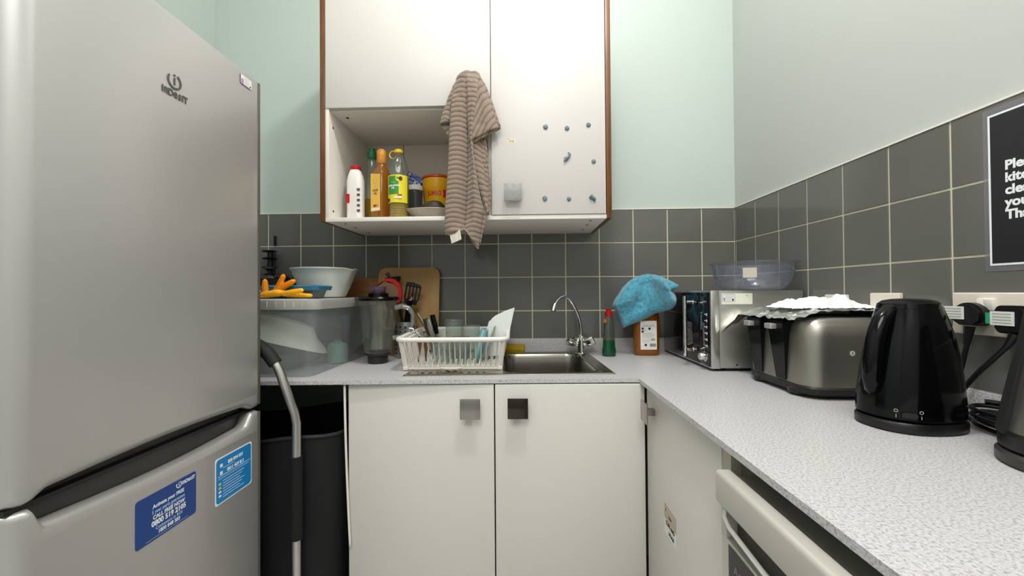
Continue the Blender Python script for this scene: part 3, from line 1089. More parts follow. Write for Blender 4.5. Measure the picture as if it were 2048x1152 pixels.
# black saucepan with glass lid, mostly hidden by the fridge
t = thing('saucepan', 'black saucepan with a glass lid behind the fridge edge', 'pan', (-1.99, -.17, LID))
mb = MB()
mb.lathe([(.085, LID + .001), (.092, LID + .006), (.094, 1.225), (.096, 1.228), (.09, 1.226), (.088, LID + .008)], (-1.99, -.17), 40)
mb.build('pan_body', BLACK_S, t)
MB().lathe([(.094, 1.2285), (.090, 1.235), (.06, 1.246), (.02, 1.251), (.001, 1.252)], (-1.99, -.17), 40).build('glass_lid', clear('pan_glass', '#6c7069', .2, .04, 1.6, '#3c3f3b'), t)
MB().lathe([(.006, 1.251), (.006, 1.262), (.018, 1.266), (.020, 1.272), (.014, 1.278)], (-1.99, -.17), 20).build('lid_knob', BLACK_S, t)
mb = MB()
mb.tube([(-1.90, -.16, 1.205), (-1.89, -.14, 1.207), (-1.885, -.09, 1.21)], [.006, .009, .01], 10, flat=.6)
mb.build('pan_handle', BLACK_S, t)
t = thing('utensil_rack', 'black tiered wire rack against the tiles beside the fridge', 'rack', (-2.075, -.05, LID))
mb = MB()
mb.tube([(-2.065, -.05, LID), (-2.065, -.05, 1.36)], .012, 10)
mb.tube([(-2.045, -.05, LID), (-2.045, -.05, 1.35)], .003, 8)
mb.build('post', BLACK_S, t)
for z in (1.235, 1.28, 1.32, 1.352):
    MB().lathe([(.026, z), (.032, z + .004), (.026, z + .008)], (-2.068, -.05), 20).build('tier', BLACK_S, t)
tag(MB().box(-2.068, -.022, 1.386, -2.061, -.0105, 1.430, 0, .002).build('wall_hook', BLACK_M, loc=(-2.065, -.0105, 1.386)), 'thin black hook on the tiles beside the fridge', 'hook')

# ================================================================= BOARDS, UTENSILS, BLENDER
Tm = Matrix.Translation((-1.444, -.077, WZ)) @ Matrix.Rotation(math.radians(-6.8), 4, 'X') @ Matrix(((1, 0, 0, 0), (0, 0, -1, 0), (0, 1, 0, 0), (0, 0, 0, 1)))
mb = MB()
mb.prism(roundrect(.271, .380, .035, 8, 0, .190), -.008, .008, 0, Tm)
tag(mb.build('chopping_board', BEECH, loc=(-1.444, -.077, WZ), ang=40), 'tall bamboo chopping board leaning on the tiles behind the utensils', 'chopping board')
Tm = Matrix.Translation((-1.70, -.031, 1.01)) @ Matrix.Rotation(math.radians(-3), 4, 'X') @ Matrix(((1, 0, 0, 0), (0, 0, -1, 0), (0, 1, 0, 0), (0, 0, 0, 1)))
mb = MB()
mb.prism(roundrect(.30, .335, .04, 8, 0, .058), -.009, .009, 0, Tm)
tag(mb.build('wooden_board', BOARDW, loc=(-1.70, -.031, .90), ang=40), 'dark grained wooden board standing behind the storage box', 'chopping board')

t = thing('utensil_holder', 'perforated steel cutlery pot with cooking utensils behind the blender', 'utensil pot', (-1.432, -.135, WZ))
mb = MB()
HC = (-1.432, -.135)
mb.lathe([(.043, WZ), (.045, WZ + .003), (.045, 1.045), (.0465, 1.047), (.044, 1.047), (.0435, WZ + .006)], HC, 40)
mb.build('pot', pm('pot_steel', '#b0b1ae', .35, .9), t)
mb = MB()
for r in range(7):
    for k in range(14):
        a = 2 * PI * (k + .0) / 14 * 1.0
        z = .918 + r * .018
        if r == 3:
            continue
        p = Vector((HC[0] + .0452 * math.cos(a), HC[1] + .0452 * math.sin(a), z))
        Tq = Matrix.Translation(p) @ Vector((math.cos(a), math.sin(a), 0)).to_track_quat('Z', 'Y').to_matrix().to_4x4()
        mb.lathe([(.0042, 0), (.0042, .0005)], (0, 0), 10, 0, Tq)
mb.build('perforation', BLACK_M, t)['kind'] = 'stuff'
XZ = Matrix(((1, 0, 0, 0), (0, 0, -1, 0), (0, 1, 0, 0), (0, 0, 0, 1)))     # local (x,y)->(x,z), depth towards the viewer
# slotted spatula
t = thing('slotted_spatula', 'black slotted turner standing in the utensil pot', 'spatula', (-1.44, -.13, .91))
Tm = Matrix.Translation((-1.419, -.115, 1.118)) @ Matrix.Rotation(math.radians(10), 4, 'Y')
mb = MB()
mb.tube([(-1.448, -.13, .91), (-1.435, -.122, 1.02), (-1.421, -.115, 1.125)], [.006, .006, .009], 10, flat=.6)
mb.build('turner_handle', BLACK_S, t)
mb = MB()
bl = Tm @ XZ
mb.prism([(-.026, .0), (.026, .0), (.030, .022), (-.028, .022)], -.002, .002, 0, bl)
for i in range(5):
    x = -.031 + i * .0148
    mb.prism([(x, .02), (x + .0065, .02), (x + .007, .078), (x, .078)], -.002, .002, 0, bl)
mb.prism([(-.032, .074), (.036, .074), (.030, .086), (.0, .094), (-.030, .092)], -.002, .002, 0, bl)
mb.build('turner_blade', pm('nylon_brown_black', '#1e1614', .4), t)
# red curved ladle/scraper
t = thing('red_spoon', 'red silicone ladle with a tan inner face in the utensil pot', 'ladle', (-1.46, -.15, .91))
mb = MB()
mb.tube([(-1.425, -.15, .91), (-1.44, -.15, 1.02), (-1.452, -.15, 1.13)], .006, 10)
mb.build('spoon_handle', BLACK_S, t)
mb = MB()
pts_o = [(.052 * math.cos(math.radians(a)) , .062 * math.sin(math.radians(a))) for a in range(-42, 150, 8)]
pts_i = [(-.012 + .050 * math.cos(math.radians(a)), -.002 + .052 * math.sin(math.radians(a))) for a in range(142, -50, -8)]
mb.prism(pts_o + pts_i, -.007, .007, 0, Matrix.Translation((-1.49, -.165, 1.165)) @ XZ)
mb.build('spoon_rim', RED_S, t)
mb = MB()
mb.prism([(-.012 + .046 * math.cos(math.radians(a)), -.004 + .048 * math.sin(math.radians(a))) for a in range(0, 360, 12)], -.004, .002, 0, Matrix.Translation((-1.485, -.168, 1.165)) @ XZ)
mb.build('spoon_face', pm('tan_face', '#7d6448', .5), t)
# black ladle top with hang hole
t = thing('black_ladle', 'black ladle end showing above the blender lid', 'ladle', (-1.45, -.11, .91))
mb = MB()
mb.tube([(-1.44, -.11, .91), (-1.46, -.10, 1.05), (-1.49, -.095, 1.20)], .006, 10)
mb.build('ladle_handle', BLACK_S, t)
mb = MB()
Tm = Matrix.Translation((-1.497, -.095, 1.222)) @ Matrix.Rotation(math.radians(-8), 4, 'Y')
mb.lathe([(.001, -.024), (.020, -.018), (.031, .0), (.033, .012), (.030, .012), (.018, -.012)], (0, 0), 28, 0, Tm)
mb.tube([(-1.512, -.10, 1.236), (-1.520, -.10, 1.246), (-1.524, -.10, 1.252)], [.006, .008, .007], 10)
mb.build('ladle_bowl', BLACK_S, t)
t = thing('potato_masher', 'chrome and black masher handle low in the utensil pot', 'masher', (-1.425, -.155, .91))
mb = MB()
mb.tube([(-1.435, -.155, .91), (-1.420, -.16, 1.05), (-1.408, -.16, 1.135)], [.011, .013, .010], 10)
mb.build('masher_grip', BLACK_G, t)
MB().tube([(-1.408, -.16, 1.133), (-1.403, -.16, 1.150)], .008, 10).build('ferrule', CHROME, t)

# blender
t = thing('blender_jug', 'glass blender jug with a black lid on the worktop', 'blender', (-1.496, -.285, WZ))
BC = (-1.496, -.285)


def bl_ring(z, r, fl=.05, n=60):
    return [Vector((BC[0] + 1.035 * r * (1 + fl * abs(math.cos(4 * a)) ** .7) * math.cos(a), BC[1] + 1.035 * r * (1 + fl * abs(math.cos(4 * a)) ** .7) * math.sin(a), z)) for a in [2 * PI * i / n for i in range(n)]]


mb = MB()
mb.loft([bl_ring(.938, .042), bl_ring(.95, .050, .06), bl_ring(1.0, .055, .07), bl_ring(1.06, .061, .06), bl_ring(1.12, .067, .03), bl_ring(1.137, .070, 0),
         bl_ring(1.137, .066, 0), bl_ring(1.12, .063, .03), bl_ring(1.06, .057, .06), bl_ring(1.0, .051, .07), bl_ring(.955, .045, .06), bl_ring(.946, .030, 0)])
jug = mb.build('glass_jug', GLASSJ, t)
hd = [(-1.428, -.29, 1.110), (-1.402, -.29, 1.116), (-1.374, -.29, 1.108), (-1.360, -.29, 1.085), (-1.361, -.29, 1.05), (-1.374, -.29, 1.02), (-1.400, -.29, 1.0), (-1.436, -.29, .996)]
MB().tube(hd, [.008, .008, .0075, .007, .0065, .006, .006, .007], 12, flat=1.3).build('jug_handle', clear('handle_glass', '#e2e7e3', .14, .03, 1.9, '#cfd4cf'), t)
mb = MB()
mb.lathe([(.035, WZ), (.037, WZ + .004), (.037, .928), (.042, .930), (.047, .934), (.047, .942), (.041, .946)], BC, 40)
mb.build('blender_base', pm('grey_black', '#221f20', .5), t)
mb = MB()
mb.lathe([(.071, 1.1375), (.079, 1.140), (.081, 1.146), (.077, 1.152), (.052, 1.154), (.041, 1.155), (.040, 1.166), (.034, 1.167)], BC, 44)
mb.box(-1.583, -.295, 1.139, -1.56, -.275, 1.150, 0, .003)
mb.build('blender_lid', BLACK_G, t)
mb = MB()
mb.lathe([(.028, 1.167), (.030, 1.170), (.033, 1.190), (.030, 1.1905), (.026, 1.172)], BC, 32)
mb.build('measuring_cap', clear('smoky_purple', '#b79fb6', .35, .05, 1.6, '#7d6880'), t)

# ================================================================= DISH RACK
RC = Vector((-1.185, -.275, .905))
RT = rotz(RC, math.radians(1.4))
t = thing('dish_rack', 'cream plastic dish drainer on the steel drainboard', 'dish rack', RC)
RXa, RXb, RYa, RYb = -1.345, -1.023, -.445, -.105      # base
PXa, PXb, PYa, PYb = -1.372, -.998, -.470, -.085       # rim
ZB, ZT = .915, 1.008


def rimring(x0, x1, y0, y1, z, r, zb=0):
    return [Vector((x, y, z + (zb if y > (y0 + y1) / 2 else 0))) for x, y in roundrect(x1 - x0, y1 - y0, r, 6, (x0 + x1) / 2, (y0 + y1) / 2)]


mb = MB()
mb.tube(rimring(PXa, PXb, PYa, PYb, ZT, .035, .004), .0082, 12, T=RT, closed=True)
mb.loft([rimring(PXa + .003, PXb - .003, PYa + .003, PYb - .003, ZT - .002, .033, .004), rimring(PXa + .012, PXb - .012, PYa + .012, PYb - .012, ZT - .008, .03, .004)], 0, RT, (False, False))
rim = mb.build('rack_rim', WHITE_P, t)
mb = MB()


def slat(p, q, w, d):
    p, q = Vector(p), Vector(q)
    ax = (q - p)
    mb.add([p + Vector(a) for a in (w, d, (-w[0], -w[1], -w[2]), (-d[0], -d[1], -d[2]))] + [q + Vector(a) for a in (w, d, (-w[0], -w[1], -w[2]), (-d[0], -d[1], -d[2]))],
           [[3, 2, 1, 0], [4, 5, 6, 7], [0, 1, 5, 4], [1, 2, 6, 5], [2, 3, 7, 6], [3, 0, 4, 7]], 0, RT)


N = 19
for i in range(N + 1):
    u = i / N
    xb, xt = RXa + (RXb - RXa) * u, PXa + .014 + (PXb - PXa - .028) * u
    wd = .008 if i in (0, N) else .0022
    slat((xb, RYa, ZB - .006), (xt, PYa + .008, ZT - .004), (wd, 0, 0), (0, .0035, 0))
    slat((xb, RYb, ZB - .006), (xt, PYb - .008, ZT + .001), (wd, 0, 0), (0, .0035, 0))
N2 = 16
for i in range(N2 + 1):
    u = i / N2
    yb, yt = RYa + (RYb - RYa) * u, PYa + .014 + (PYb - PYa - .028) * u
    for xb, xt in ((RXa, PXa + .008), (RXb, PXb - .008)):
        slat((xb, yb, ZB - .006), (xt, yt, ZT), (0, .0045 if i % 2 else .003, 0), (.0035, 0, 0))
mb.box(RXa - .004, RYa - .003, ZB - .009, RXb + .004, RYa + .005, ZB - .002, T=RT)
mb.box(RXa - .004, RYb - .005, ZB - .009, RXb + .004, RYb + .003, ZB - .002, T=RT)
mb.box(RXa - .004, RYa, ZB - .009, RXa + .004, RYb, ZB - .002, T=RT)
mb.box(RXb - .004, RYa, ZB - .009, RXb + .004, RYb, ZB - .002, T=RT)
mb.box(RXa, PYb - .030, .925, RXb, PYb - .027, ZT + .002, T=RT)
for (x, y) in ((RXa, RYa), (RXb, RYa), (RXa, RYb), (RXb, RYb)):
    mb.box(x - .008, y - .006, .903, x + .008, y + .008, ZB, 0, .002, T=RT)
mb.build('slatted_side', CREAM_P, t)
mb = MB()
for i in range(14):
    y = RYa + .018 + i * .0235
    mb.box(RXa, y, ZB - .008, RXb, y + .004, ZB - .003, T=RT)
for i in range(15):
    x = RXa + .02 + i * .0205
    for y in (-.40, -.31, -.20):
        mb.tube([(x, y, ZB - .004), (x + .004, y, ZB + .018)], [.003, .0018], 6, T=RT)
mb.build('rack_floor', WHITE_P, t)
mb = MB()
mb.loft([rring(-1.185, -.45, .9035, .022, .012, 28), rring(-1.185, -.45, .906, .032, .016, 28), rring(-1.185, -.45, .910, .036, .018, 28)])
mb.build('drain_foot', CREAM_P, t)


# cutlery in the back left of the rack
def knife(p, q, blade, label, w=.015):
    t = thing('table_knife', label, 'knife', p)
    p, q = Vector(p), Vector(q)
    mid = p.lerp(q, .52)
    MB().tube([p, p.lerp(mid, .5), mid], [.004, w * .7, w * .6], 8, flat=.15).build('knife_blade', CHROME, t)
    MB().tube([mid, mid.lerp(q, .5), q], [.008, .0115, .010], 10, flat=.5).build('knife_handle', blade, t)


knife((-1.270, -.19, .915), (-1.308, -.19, 1.077), BLACK_G, 'black-handled table knife standing at the right of the cutlery in the rack')
knife((-1.285, -.20, .915), (-1.322, -.205, 1.060), STEEL, 'steel-handled knife standing in the middle of the cutlery in the rack')
knife((-1.300, -.195, .915), (-1.335, -.20, 1.062), pm('dark_brown_handle', '#3d2c20', .4), 'brown-handled knife standing left of the steel knife in the rack')
t = thing('kitchen_scissors', 'thin steel peeler leaning left out of the rack cutlery', 'peeler', (-1.31, -.20, .915))
MB().tube([(-1.300, -.20, .915), (-1.330, -.20, 1.02), (-1.366, -.20, 1.083)], [.004, .006, .004], 8, flat=.3).build('peeler_body', SATIN, t)
t.name = 'peeler'
t = thing('teaspoon', 'steel teaspoon poking out sideways over the left rim of the rack', 'spoon', (-1.36, -.24, .99))
MB().tube([(-1.32, -.24, .93), (-1.345, -.24, 1.0), (-1.375, -.24, 1.026), (-1.395, -.24, 1.028)], [.002, .003, .003, .003], 8).build('spoon_stem', CHROME, t)
MB().tube([(-1.392, -.24, 1.028), (-1.403, -.24, 1.025), (-1.418, -.24, 1.019), (-1.426, -.24, 1.016)], [.004, .009, .009, .003], 10, flat=.4).build('spoon_bowl', CHROME, t)
for i, (x, y, lab) in enumerate(((-1.318, -.37, 'wooden spoon lying low at the far left inside the dish rack'), (-1.296, -.36, 'wooden spoon lying low beside the other near the left of the dish rack'))):
    mb = MB()
    mb.tube([(x, y, .918), (x + .001, y, .95), (x + .002, y, .985), (x + .003, y, 1.010)], [.004, .004, .009, .004], 10, flat=.5, T=RT)
    tag(mb.build('wooden_spoon', pm('dark_wood', '#5d3b1d', .6), loc=(x, y, .918)), lab, 'spoon', 'dark wooden spoons in the dish rack')


def tumbler(name, c, z0, r0, r1, h, label, cat, T=None, mat=GLASS, flip=False, handle=False, n=32):
    t = thing(name, label, cat, (c[0], c[1], z0))
    P = [(r0, 0), (r0 + .002, .004), ((r0 + r1) / 2, h * .5), (r1, h), (r1 - .002, h + .001), ((r0 + r1) / 2 - .003, h * .5), (r0 - .002, .010)]
    Tm = Matrix.Translation((c[0], c[1], z0))
    if flip:
        Tm = Tm @ Matrix.Translation((0, 0, h)) @ Matrix.Rotation(PI, 4, 'X')
    if T is not None:
        Tm = T @ Tm
    mb = MB()
    mb.lathe(P, (0, 0), n, 0, Tm)
    mb.build('glass_body', mat, t)
    if handle:
        MB().tube([(r0 * .97, 0, h * .85), (r0 + .022, 0, h * .8), (r0 + .027, 0, h * .5), (r0 + .02, 0, h * .25), (r0 * .97, 0, h * .2)], .004, 8, T=Tm).build('glass_handle', mat, t)
    return t


GL2 = clear('wet_glass', '#eef3f0', .07, .03, 1.4, '#dfe5e1')
tumbler('glass_mug', (-1.205, -.27), .975, .034, .032, .088, 'upturned clear glass tumbler standing highest in the rack', 'glass', flip=True, mat=GL2)
tumbler('drinking_glass', (-1.235, -.37), .915, .030, .033, .080, 'clear glass lying under the tall tumbler at the rack front', 'glass', flip=True, mat=GL2)
tumbler('drinking_glass', (-1.165, -.37), .915, .034, .030, .092, 'clear glass in the middle front of the rack beside the turquoise tub', 'glass', flip=True, mat=GL2)
tumbler('glass_jar', (-1.140, -.27), .915, .034, .034, .125, 'clear jar behind the turquoise tub in the rack', 'glass', mat=GL2)
tumbler('drinking_glass', (-1.205, -.275), .915, .030, .030, .055, 'short glass under the upturned tumbler in the rack', 'glass', mat=GL2)
mb = MB()
Tm = Matrix.Translation((-1.112, -.34, .918)) @ Matrix.Rotation(math.radians(16), 4, 'Y')
mb.loft([rring(0, 0, 0, .010, .03, 28), rring(0, 0, .03, .014, .045, 28), rring(0, 0, .09, .017, .052, 28), rring(0, 0, .118, .012, .04, 28)], 0, Tm)
tag(mb.build('turquoise_tub', TURQ, loc=(-1.112, -.34, .918)), 'pale turquoise plastic tub on edge in the dish rack', 'tub')
mb = MB()
Tm = Matrix.Translation((-1.085, -.31, .918)) @ Matrix.Rotation(math.radians(18), 4, 'Y') @ Matrix.Rotation(PI / 2, 4, 'Z')
mb.prism(roundrect(.12, .125, .02, 6, 0, .066), -.0015, .0015, 0, Tm @ XZ)
tag(mb.build('clear_plate', clear('plate_clear', '#dfe5e2', .25, .05, 1.5, '#c9cfcc'), loc=(-1.085, -.31, .918)), 'clear plastic lid on edge beside the white chopping mat', 'lid')
# white chopping mats (curved)


def mat_sheet(dx, dy, cut, h, label):
    o2 = [(-1.097 + dx, .925), (-1.013 + dx * .5, .925), (-.972 + dx, 1.108 + h), (-1.010 + dx, 1.095 + h), (-1.045 + dx, 1.078 + h), (-1.060 + dx, 1.066 + h)]
    mb = MB()
    mb.prism([(x + .0, z) for x, z in o2], -.0015, .0015, 0, Matrix.Translation((0, -.30 + dy, 0)) @ Matrix.Rotation(math.radians(0), 4, 'X') @ XZ)
    return tag(mb.build('chopping_mat', pm('white_board', '#e9ece8', .4), loc=(-1.04 + dx, -.30 + dy, .925)), label, 'chopping board')


mat_sheet(0, .02, 0, 0, 'white flexible chopping board standing up at the right of the dish rack')
o = mat_sheet(-.012, .035, 0, -.012, 'second white chopping board just behind the first in the rack')

# ================================================================= BOTTLES BY THE TAP
t = thing('detergent_bottle', 'clear squeezy bottle half full of green washing-up liquid with a red cap', 'bottle', (-.588, -.135, WZ))
bc = (-.588, -.135)


def egg(z, r, k=.8, n=32):
    return rring(bc[0], bc[1], z, r, r * k, n)


mb = MB()
mb.loft([egg(WZ + .0005, .026), egg(.905, .028), egg(.928, .028), egg(.935, .0255), egg(.966, .0245)])
mb.build('green_liquid', pm('green_liquid', '#0a4429', .15, spec=.6), t)
mb = MB()
mb.loft([egg(.966, .0246), egg(1.0, .0222), egg(1.03, .0205), egg(1.055, .0175), egg(1.063, .014)])
mb.build('bottle_body', clear('grey_clear', '#a9b2a9', .28, .05, 1.6, '#7d857c'), t)
mb = MB()
mb.lathe([(.0145, 1.062), (.016, 1.066), (.016, 1.080), (.010, 1.082), (.010, 1.090), (.013, 1.094), (.008, 1.0965)], bc, 24)
mb.build('bottle_cap', RED_P, t)
mb = MB()
mb.lathe([(.001, 0), (.006, .001), (.007, .006), (.004, .009)], (0, 0), 14, 0, Matrix.Translation((-.606, -.147, 1.045)) @ Matrix.Rotation(PI / 2, 4, 'X') @ Matrix.Diagonal((1, 1.3, 1, 1)))
mb.build('orange_badge', pm('orange_badge', '#c06a1a', .4), t)

t = thing('hand_wash_refill', 'large amber bottle with a white label under the blue cloth', 'bottle', (-.427, -.11, WZ))
AMB = pm('amber_liquid', '#84480c', .12, spec=.6, var=.12, vscale=14)
bc = (-.427, -.105)
mb = MB()
mb.loft([rring(bc[0], bc[1], z, a, b_, 40, 3.2) for z, a, b_ in ((WZ + .0005, .046, .026), (.906, .050, .030), (.93, .0515, .031), (1.06, .0515, .031), (1.10, .045, .028), (1.125, .022, .02), (1.14, .016, .016))])
mb.build('bottle_body', AMB, t)
mb = MB()
mb.lathe([(.017, 1.14), (.018, 1.142), (.018, 1.165), (.016, 1.168)], bc, 24)
mb.build('bottle_cap', WHITE_P, t)
mb = MB()
ly = bc[1] - .0312
F = frame((bc[0] + .001, ly, .985), (1, 0, 0), (0, 0, 1))
mb.prism(roundrect(.066, .118, .003), 0, .0008, 0, F)
A = lambda x, y: F @ Matrix.Translation((x, y, .0009))
for (x, y, w, h) in ((-.024, .027, .009, .009), (.004, .027, .009, .009), (-.024, .015, .009, .008), (-.012, -.040, .009, .010)):
    mb.box(x - w / 2, y - h / 2, 0, x + w / 2, y + h / 2, .0002, 1, T=A(0, 0))
for i in range(9):
    mb.box(.004 + i * .0028, -.047, 0, .0052 + i * .0028 + (i % 3) * .0005, -.034, .0002, 1, T=A(0, 0))
for i, (y, w) in enumerate(((.036, .05), (.041, .05), (.0085, .04), (.004, .05), (-.001, .05), (-.006, .046), (-.012, .05), (-.022, .05), (-.028, .03), (.030, .012), (.018, .016))):
    mb.box(-.026 if w > .02 else -.018, y, 0, -.026 + w, y + .0012, .0002, 2, T=A(0, 0))
mb.box(.010, -.020, 0, .026, -.0145, .0002, 2, T=A(0, 0))
mb.build('bottle_label', [PAPER, INK, INK_G], t)

# blue cloth draped over the amber bottle
out = [(1300, 550)]
OUT = [(-.425, 1.236), (-.396, 1.2335), (-.360, 1.220), (-.330, 1.206), (-.303, 1.190), (-.306, 1.180), (-.322, 1.170), (-.330, 1.164), (-.318, 1.150), (-.312, 1.128), (-.318, 1.108), (-.340, 1.090), (-.368, 1.082),
       (-.400, 1.073), (-.430, 1.058), (-.470, 1.040), (-.505, 1.027), (-.528, 1.016), (-.538, 1.040), (-.547, 1.068), (-.558, 1.090), (-.571, 1.108), (-.562, 1.130), (-.545, 1.155), (-.528, 1.182), (-.505, 1.205), (-.475, 1.225), (-.450, 1.233)]
mb = MB()
NO = len(OUT) * 4


def outp(u):
    u = (u % 1.0) * len(OUT)
    i = int(u) % len(OUT)
    f = u - int(u)
    a, b_ = OUT[i], OUT[(i + 1) % len(OUT)]
    return a[0] + (b_[0] - a[0]) * f, a[1] + (b_[1] - a[1]) * f


def cloth(side):
    def fn(u, v):
        x, z = outp(u)
        q_ = min(1.1, max(0, (x + .42) / .115))
        s_ = (1.67 - .085 * q_) / 1.67
        x, z = -.9345 + (x + .9345) * s_, 1.165 + (z - 1.165) * s_
        dq = -.085 * q_ * v
        cx_, cz_ = -.420, 1.165
        X_, Z_ = cx_ + (x - cx_) * v, cz_ + (z - cz_) * v
        d = .050 * math.sqrt(max(0, 1 - v ** 2.6)) + .002
        a = u * 2 * PI
        fold = -.038 * math.exp(-(((X_ + .385) + (Z_ - 1.16) * .42) / .017) ** 2) * (1 if Z_ < 1.215 else .4)
        fold += .012 * math.exp(-(((X_ + .455) - (Z_ - 1.16) * .5) / .03) ** 2)
        wr = .013 * noise.noise(Vector((X_ * 16, Z_ * 16, 1 + side))) + .003 * noise.noise(Vector((X_ * 45, Z_ * 45, 1)))
        if side < 0:
            return (X_, dq - .135 - d + (fold * 1.2 + wr) * (1 - v ** 8), Z_ + .002 * noise.noise(Vector((x * 60, z * 60, 0))) * v)
        return (X_, dq - .125 + d * .9, Z_ + .002 * noise.noise(Vector((x * 60, z * 60, 0))) * v)
    return fn


mb.grid(cloth(-1), NO, 22)
mb.grid(cloth(1), NO, 10)
o = mb.build('cleaning_cloth', BLUEC, loc=(-.425, -.13, 1.1), ang=70)
solid(o, .002)
tag(o, 'bright blue cleaning cloth draped over the amber bottle', 'cloth')

# ================================================================= MICROWAVE
t = thing('microwave', 'silver microwave oven in the worktop corner with a black glass door', 'microwave', (-.16, -.25, WZ))
MX0, MX1, MY0, MY1, MZ0, MZ1 = -.322, -.0135, -.468, -.020, .910, 1.166
MWS = pm('microwave_silver', '#a9a8a1', .32, .75, bump=.03, bscale=400, var=.03, vscale=5)
mb = MB()
mb.box(MX0 + .028, MY0, MZ0, MX1 - .009, MY1, MZ1, 0, .003)
mb.build('housing', MWS, t)
mb = MB()
mb.box(MX0, MY0 - .001, MZ0 - .001, MX0 + .0275, MY1, MZ1 + .0005, 0, .0015)
mb.build('front_frame', pm('frame_silver', '#c6c5bf', .25, .8), t)
mb = MB()
mb.box(MX0 - .003, MY0 + .078, MZ0 + .004, MX0 - .0002, MY1 - .004, MZ1 - .006, 0, .001)
dr = mb.build('door', pm('door_black_glass', '#0b0709', .03, spec=.6), t)
mb = MB()
hx = MX0 - .042
mb.tube([(hx, MY0 + .108, .935), (hx, MY0 + .108, 1.148)], .0072, 14)
for z in (.958, 1.126):
    mb.tube([(hx, MY0 + .108, z), (MX0 - .014, MY0 + .108, z)], .0055, 12)
    mb.tube([(MX0 - .012, MY0 + .108, z), (MX0 - .002, MY0 + .108, z)], .0032, 12)
    mb.lathe([(.0085, 0), (.0085, .002)], (0, 0), 16, 0, Matrix.Translation((MX0 - .015, MY0 + .108, z)) @ Matrix.Rotation(PI / 2, 4, 'Y'))
mb.build('door_handle', CHROME, dr)
mb = MB()
mb.box(MX0 - .003, MY0 + .004, MZ0 + .004, MX0 - .0002, MY0 + .076, MZ1 - .006, 0, .001)
F = lambda y, z: frame((MX0 - .0034, y, z), (0, -1, 0), (0, 0, 1))
FV = lambda y, z: frame((MX0 - .0034, y, z), (0, 0, -1), (0, -1, 0))
mb.text('Haidau', .022, FV(MY0 + .064, 1.063), 2, bold=.0004)
for i in range(6):
    z = 1.082 - i * .021
    mb.box(MX0 - .0036, MY0 + .020, z, MX0 - .0031, MY0 + .026, z + .008, 1)
    mb.box(MX0 - .0036, MY0 + .030, z + .003, MX0 - .0031, MY0 + .040, z + .006, 1)
mb.box(MX0 - .0036, MY0 + .018, 1.098, MX0 - .0031, MY0 + .050, 1.145, 3)
pn = mb.build('control_panel', [MATS['door_black_glass'], W_INK, pm('blue_grey_print', '#5d7f92', .4), pm('display', '#16181a', .1)], t)
mb = MB()
Tm = Matrix.Translation((MX0 - .003, MY0 + .034, .945)) @ Matrix.Rotation(-PI / 2, 4, 'Y')
mb.lathe([(.0175, 0), (.0175, .003), (.013, .005), (.0125, .020), (.011, .022)], (0, 0), 28, 0, Tm)
mb.build('dial', CHROME, pn)
mb = MB()
for (x, y) in ((-.285, -.44), (-.285, -.06), (-.04, -.44), (-.04, -.06)):
    mb.lathe([(.014, WZ), (.016, .9105)], (x, y), 18)
mb.box(MX0 + .05, MY0 + .012, .904, MX1 - .03, MY1 - .01, .911)
mb.build('foot', BLACK_S, t)
mb = MB()
F = frame((-.247, MY0 - .0005, 1.141), (1, 0, 0), (0, 0, 1))
mb.prism([(-.040, -.020), (.060, -.020), (.060, .016), (-.040, .016)], 0, .0004, 0, F)
mb.prism(roundrect(.041, .026, .003, 4, -.017, .001), 0, .0007, 1, F)
mb.prism(roundrect(.038, .023, .002, 4, -.017, .001), 0, .0009, 2, F)
for i in range(4):
    mb.box(-.028 + (i % 2) * .004, .008 - i * .0045, .0009, -.004, .0088 - i * .0045, .0011, 1, T=F)
mb.box(-.034, -.008, .0009, -.028, .001, .0011, 1, T=F)
mb.box(-.006, -.009, .0009, -.001, -.002, .0011, 3, T=F)
mb.box(.040, .007, .0004, .045, .0085, .0006, 3, T=F)
mb.build('inventory_label', [CREAM_L, LILAC, PAPER, INK], t)
mb = MB()
mb.lathe([(.003, 0), (.003, .0015)], (0, 0), 12, 0, Matrix.Translation((-.240, MY0, .922)) @ Matrix.Rotation(PI / 2, 4, 'X'))
mb.build('screw', CHROME, t)

# clear bowl on the microwave
t = thing('clear_bowl', 'wide clear plastic bowl on top of the microwave', 'bowl', (-.147, -.395, MZ1 + .001))
bc = (-.147, -.398)
mb = MB()
z0 = MZ1 + .0012
mb.lathe([(.080, z0), (.098, z0 + .004), (.112, z0 + .018), (.121, z0 + .045), (.126, z0 + .088), (.136, z0 + .091), (.137, z0 + .094), (.1255, z0 + .0915), (.119, z0 + .045), (.110, z0 + .02), (.096, z0 + .0065), (.080, z0 + .003)], bc, 56)
mb.build('bowl_body', BOWLP, t)
mb = MB()
a0 = math.atan2(-.84, -.53)
for (s_, m_) in ((1, 0),):
    vs = lambda u, v: (bc[0] + (.1235 + .0025 * (v - .5)) * math.cos(a0 + (u - .5) * .32), bc[1] + (.1235 + .0025 * (v - .5)) * math.sin(a0 + (u - .5) * .32), z0 + .040 + .032 * v)
    mb.grid(vs, 8, 3)
mb.build('price_label', pm('beige_label', '#c9c2b2', .7), t)

# ================================================================= TOASTER
t = thing('toaster', 'brushed steel four-slice toaster with black ends', 'toaster', (-.14, -.685, WZ))
tx, ty = -.136, -.688
TS = pm('toaster_steel', '#9b978e', .38, .9, bump=.06, bscale=120, stretch=(30, 30, 1), rvar=.05)


def trr(z, hx, hy, r):
    return [Vector((x, y, z)) for x, y in roundrect(2 * hx, 2 * hy, r, 8, tx, ty)]


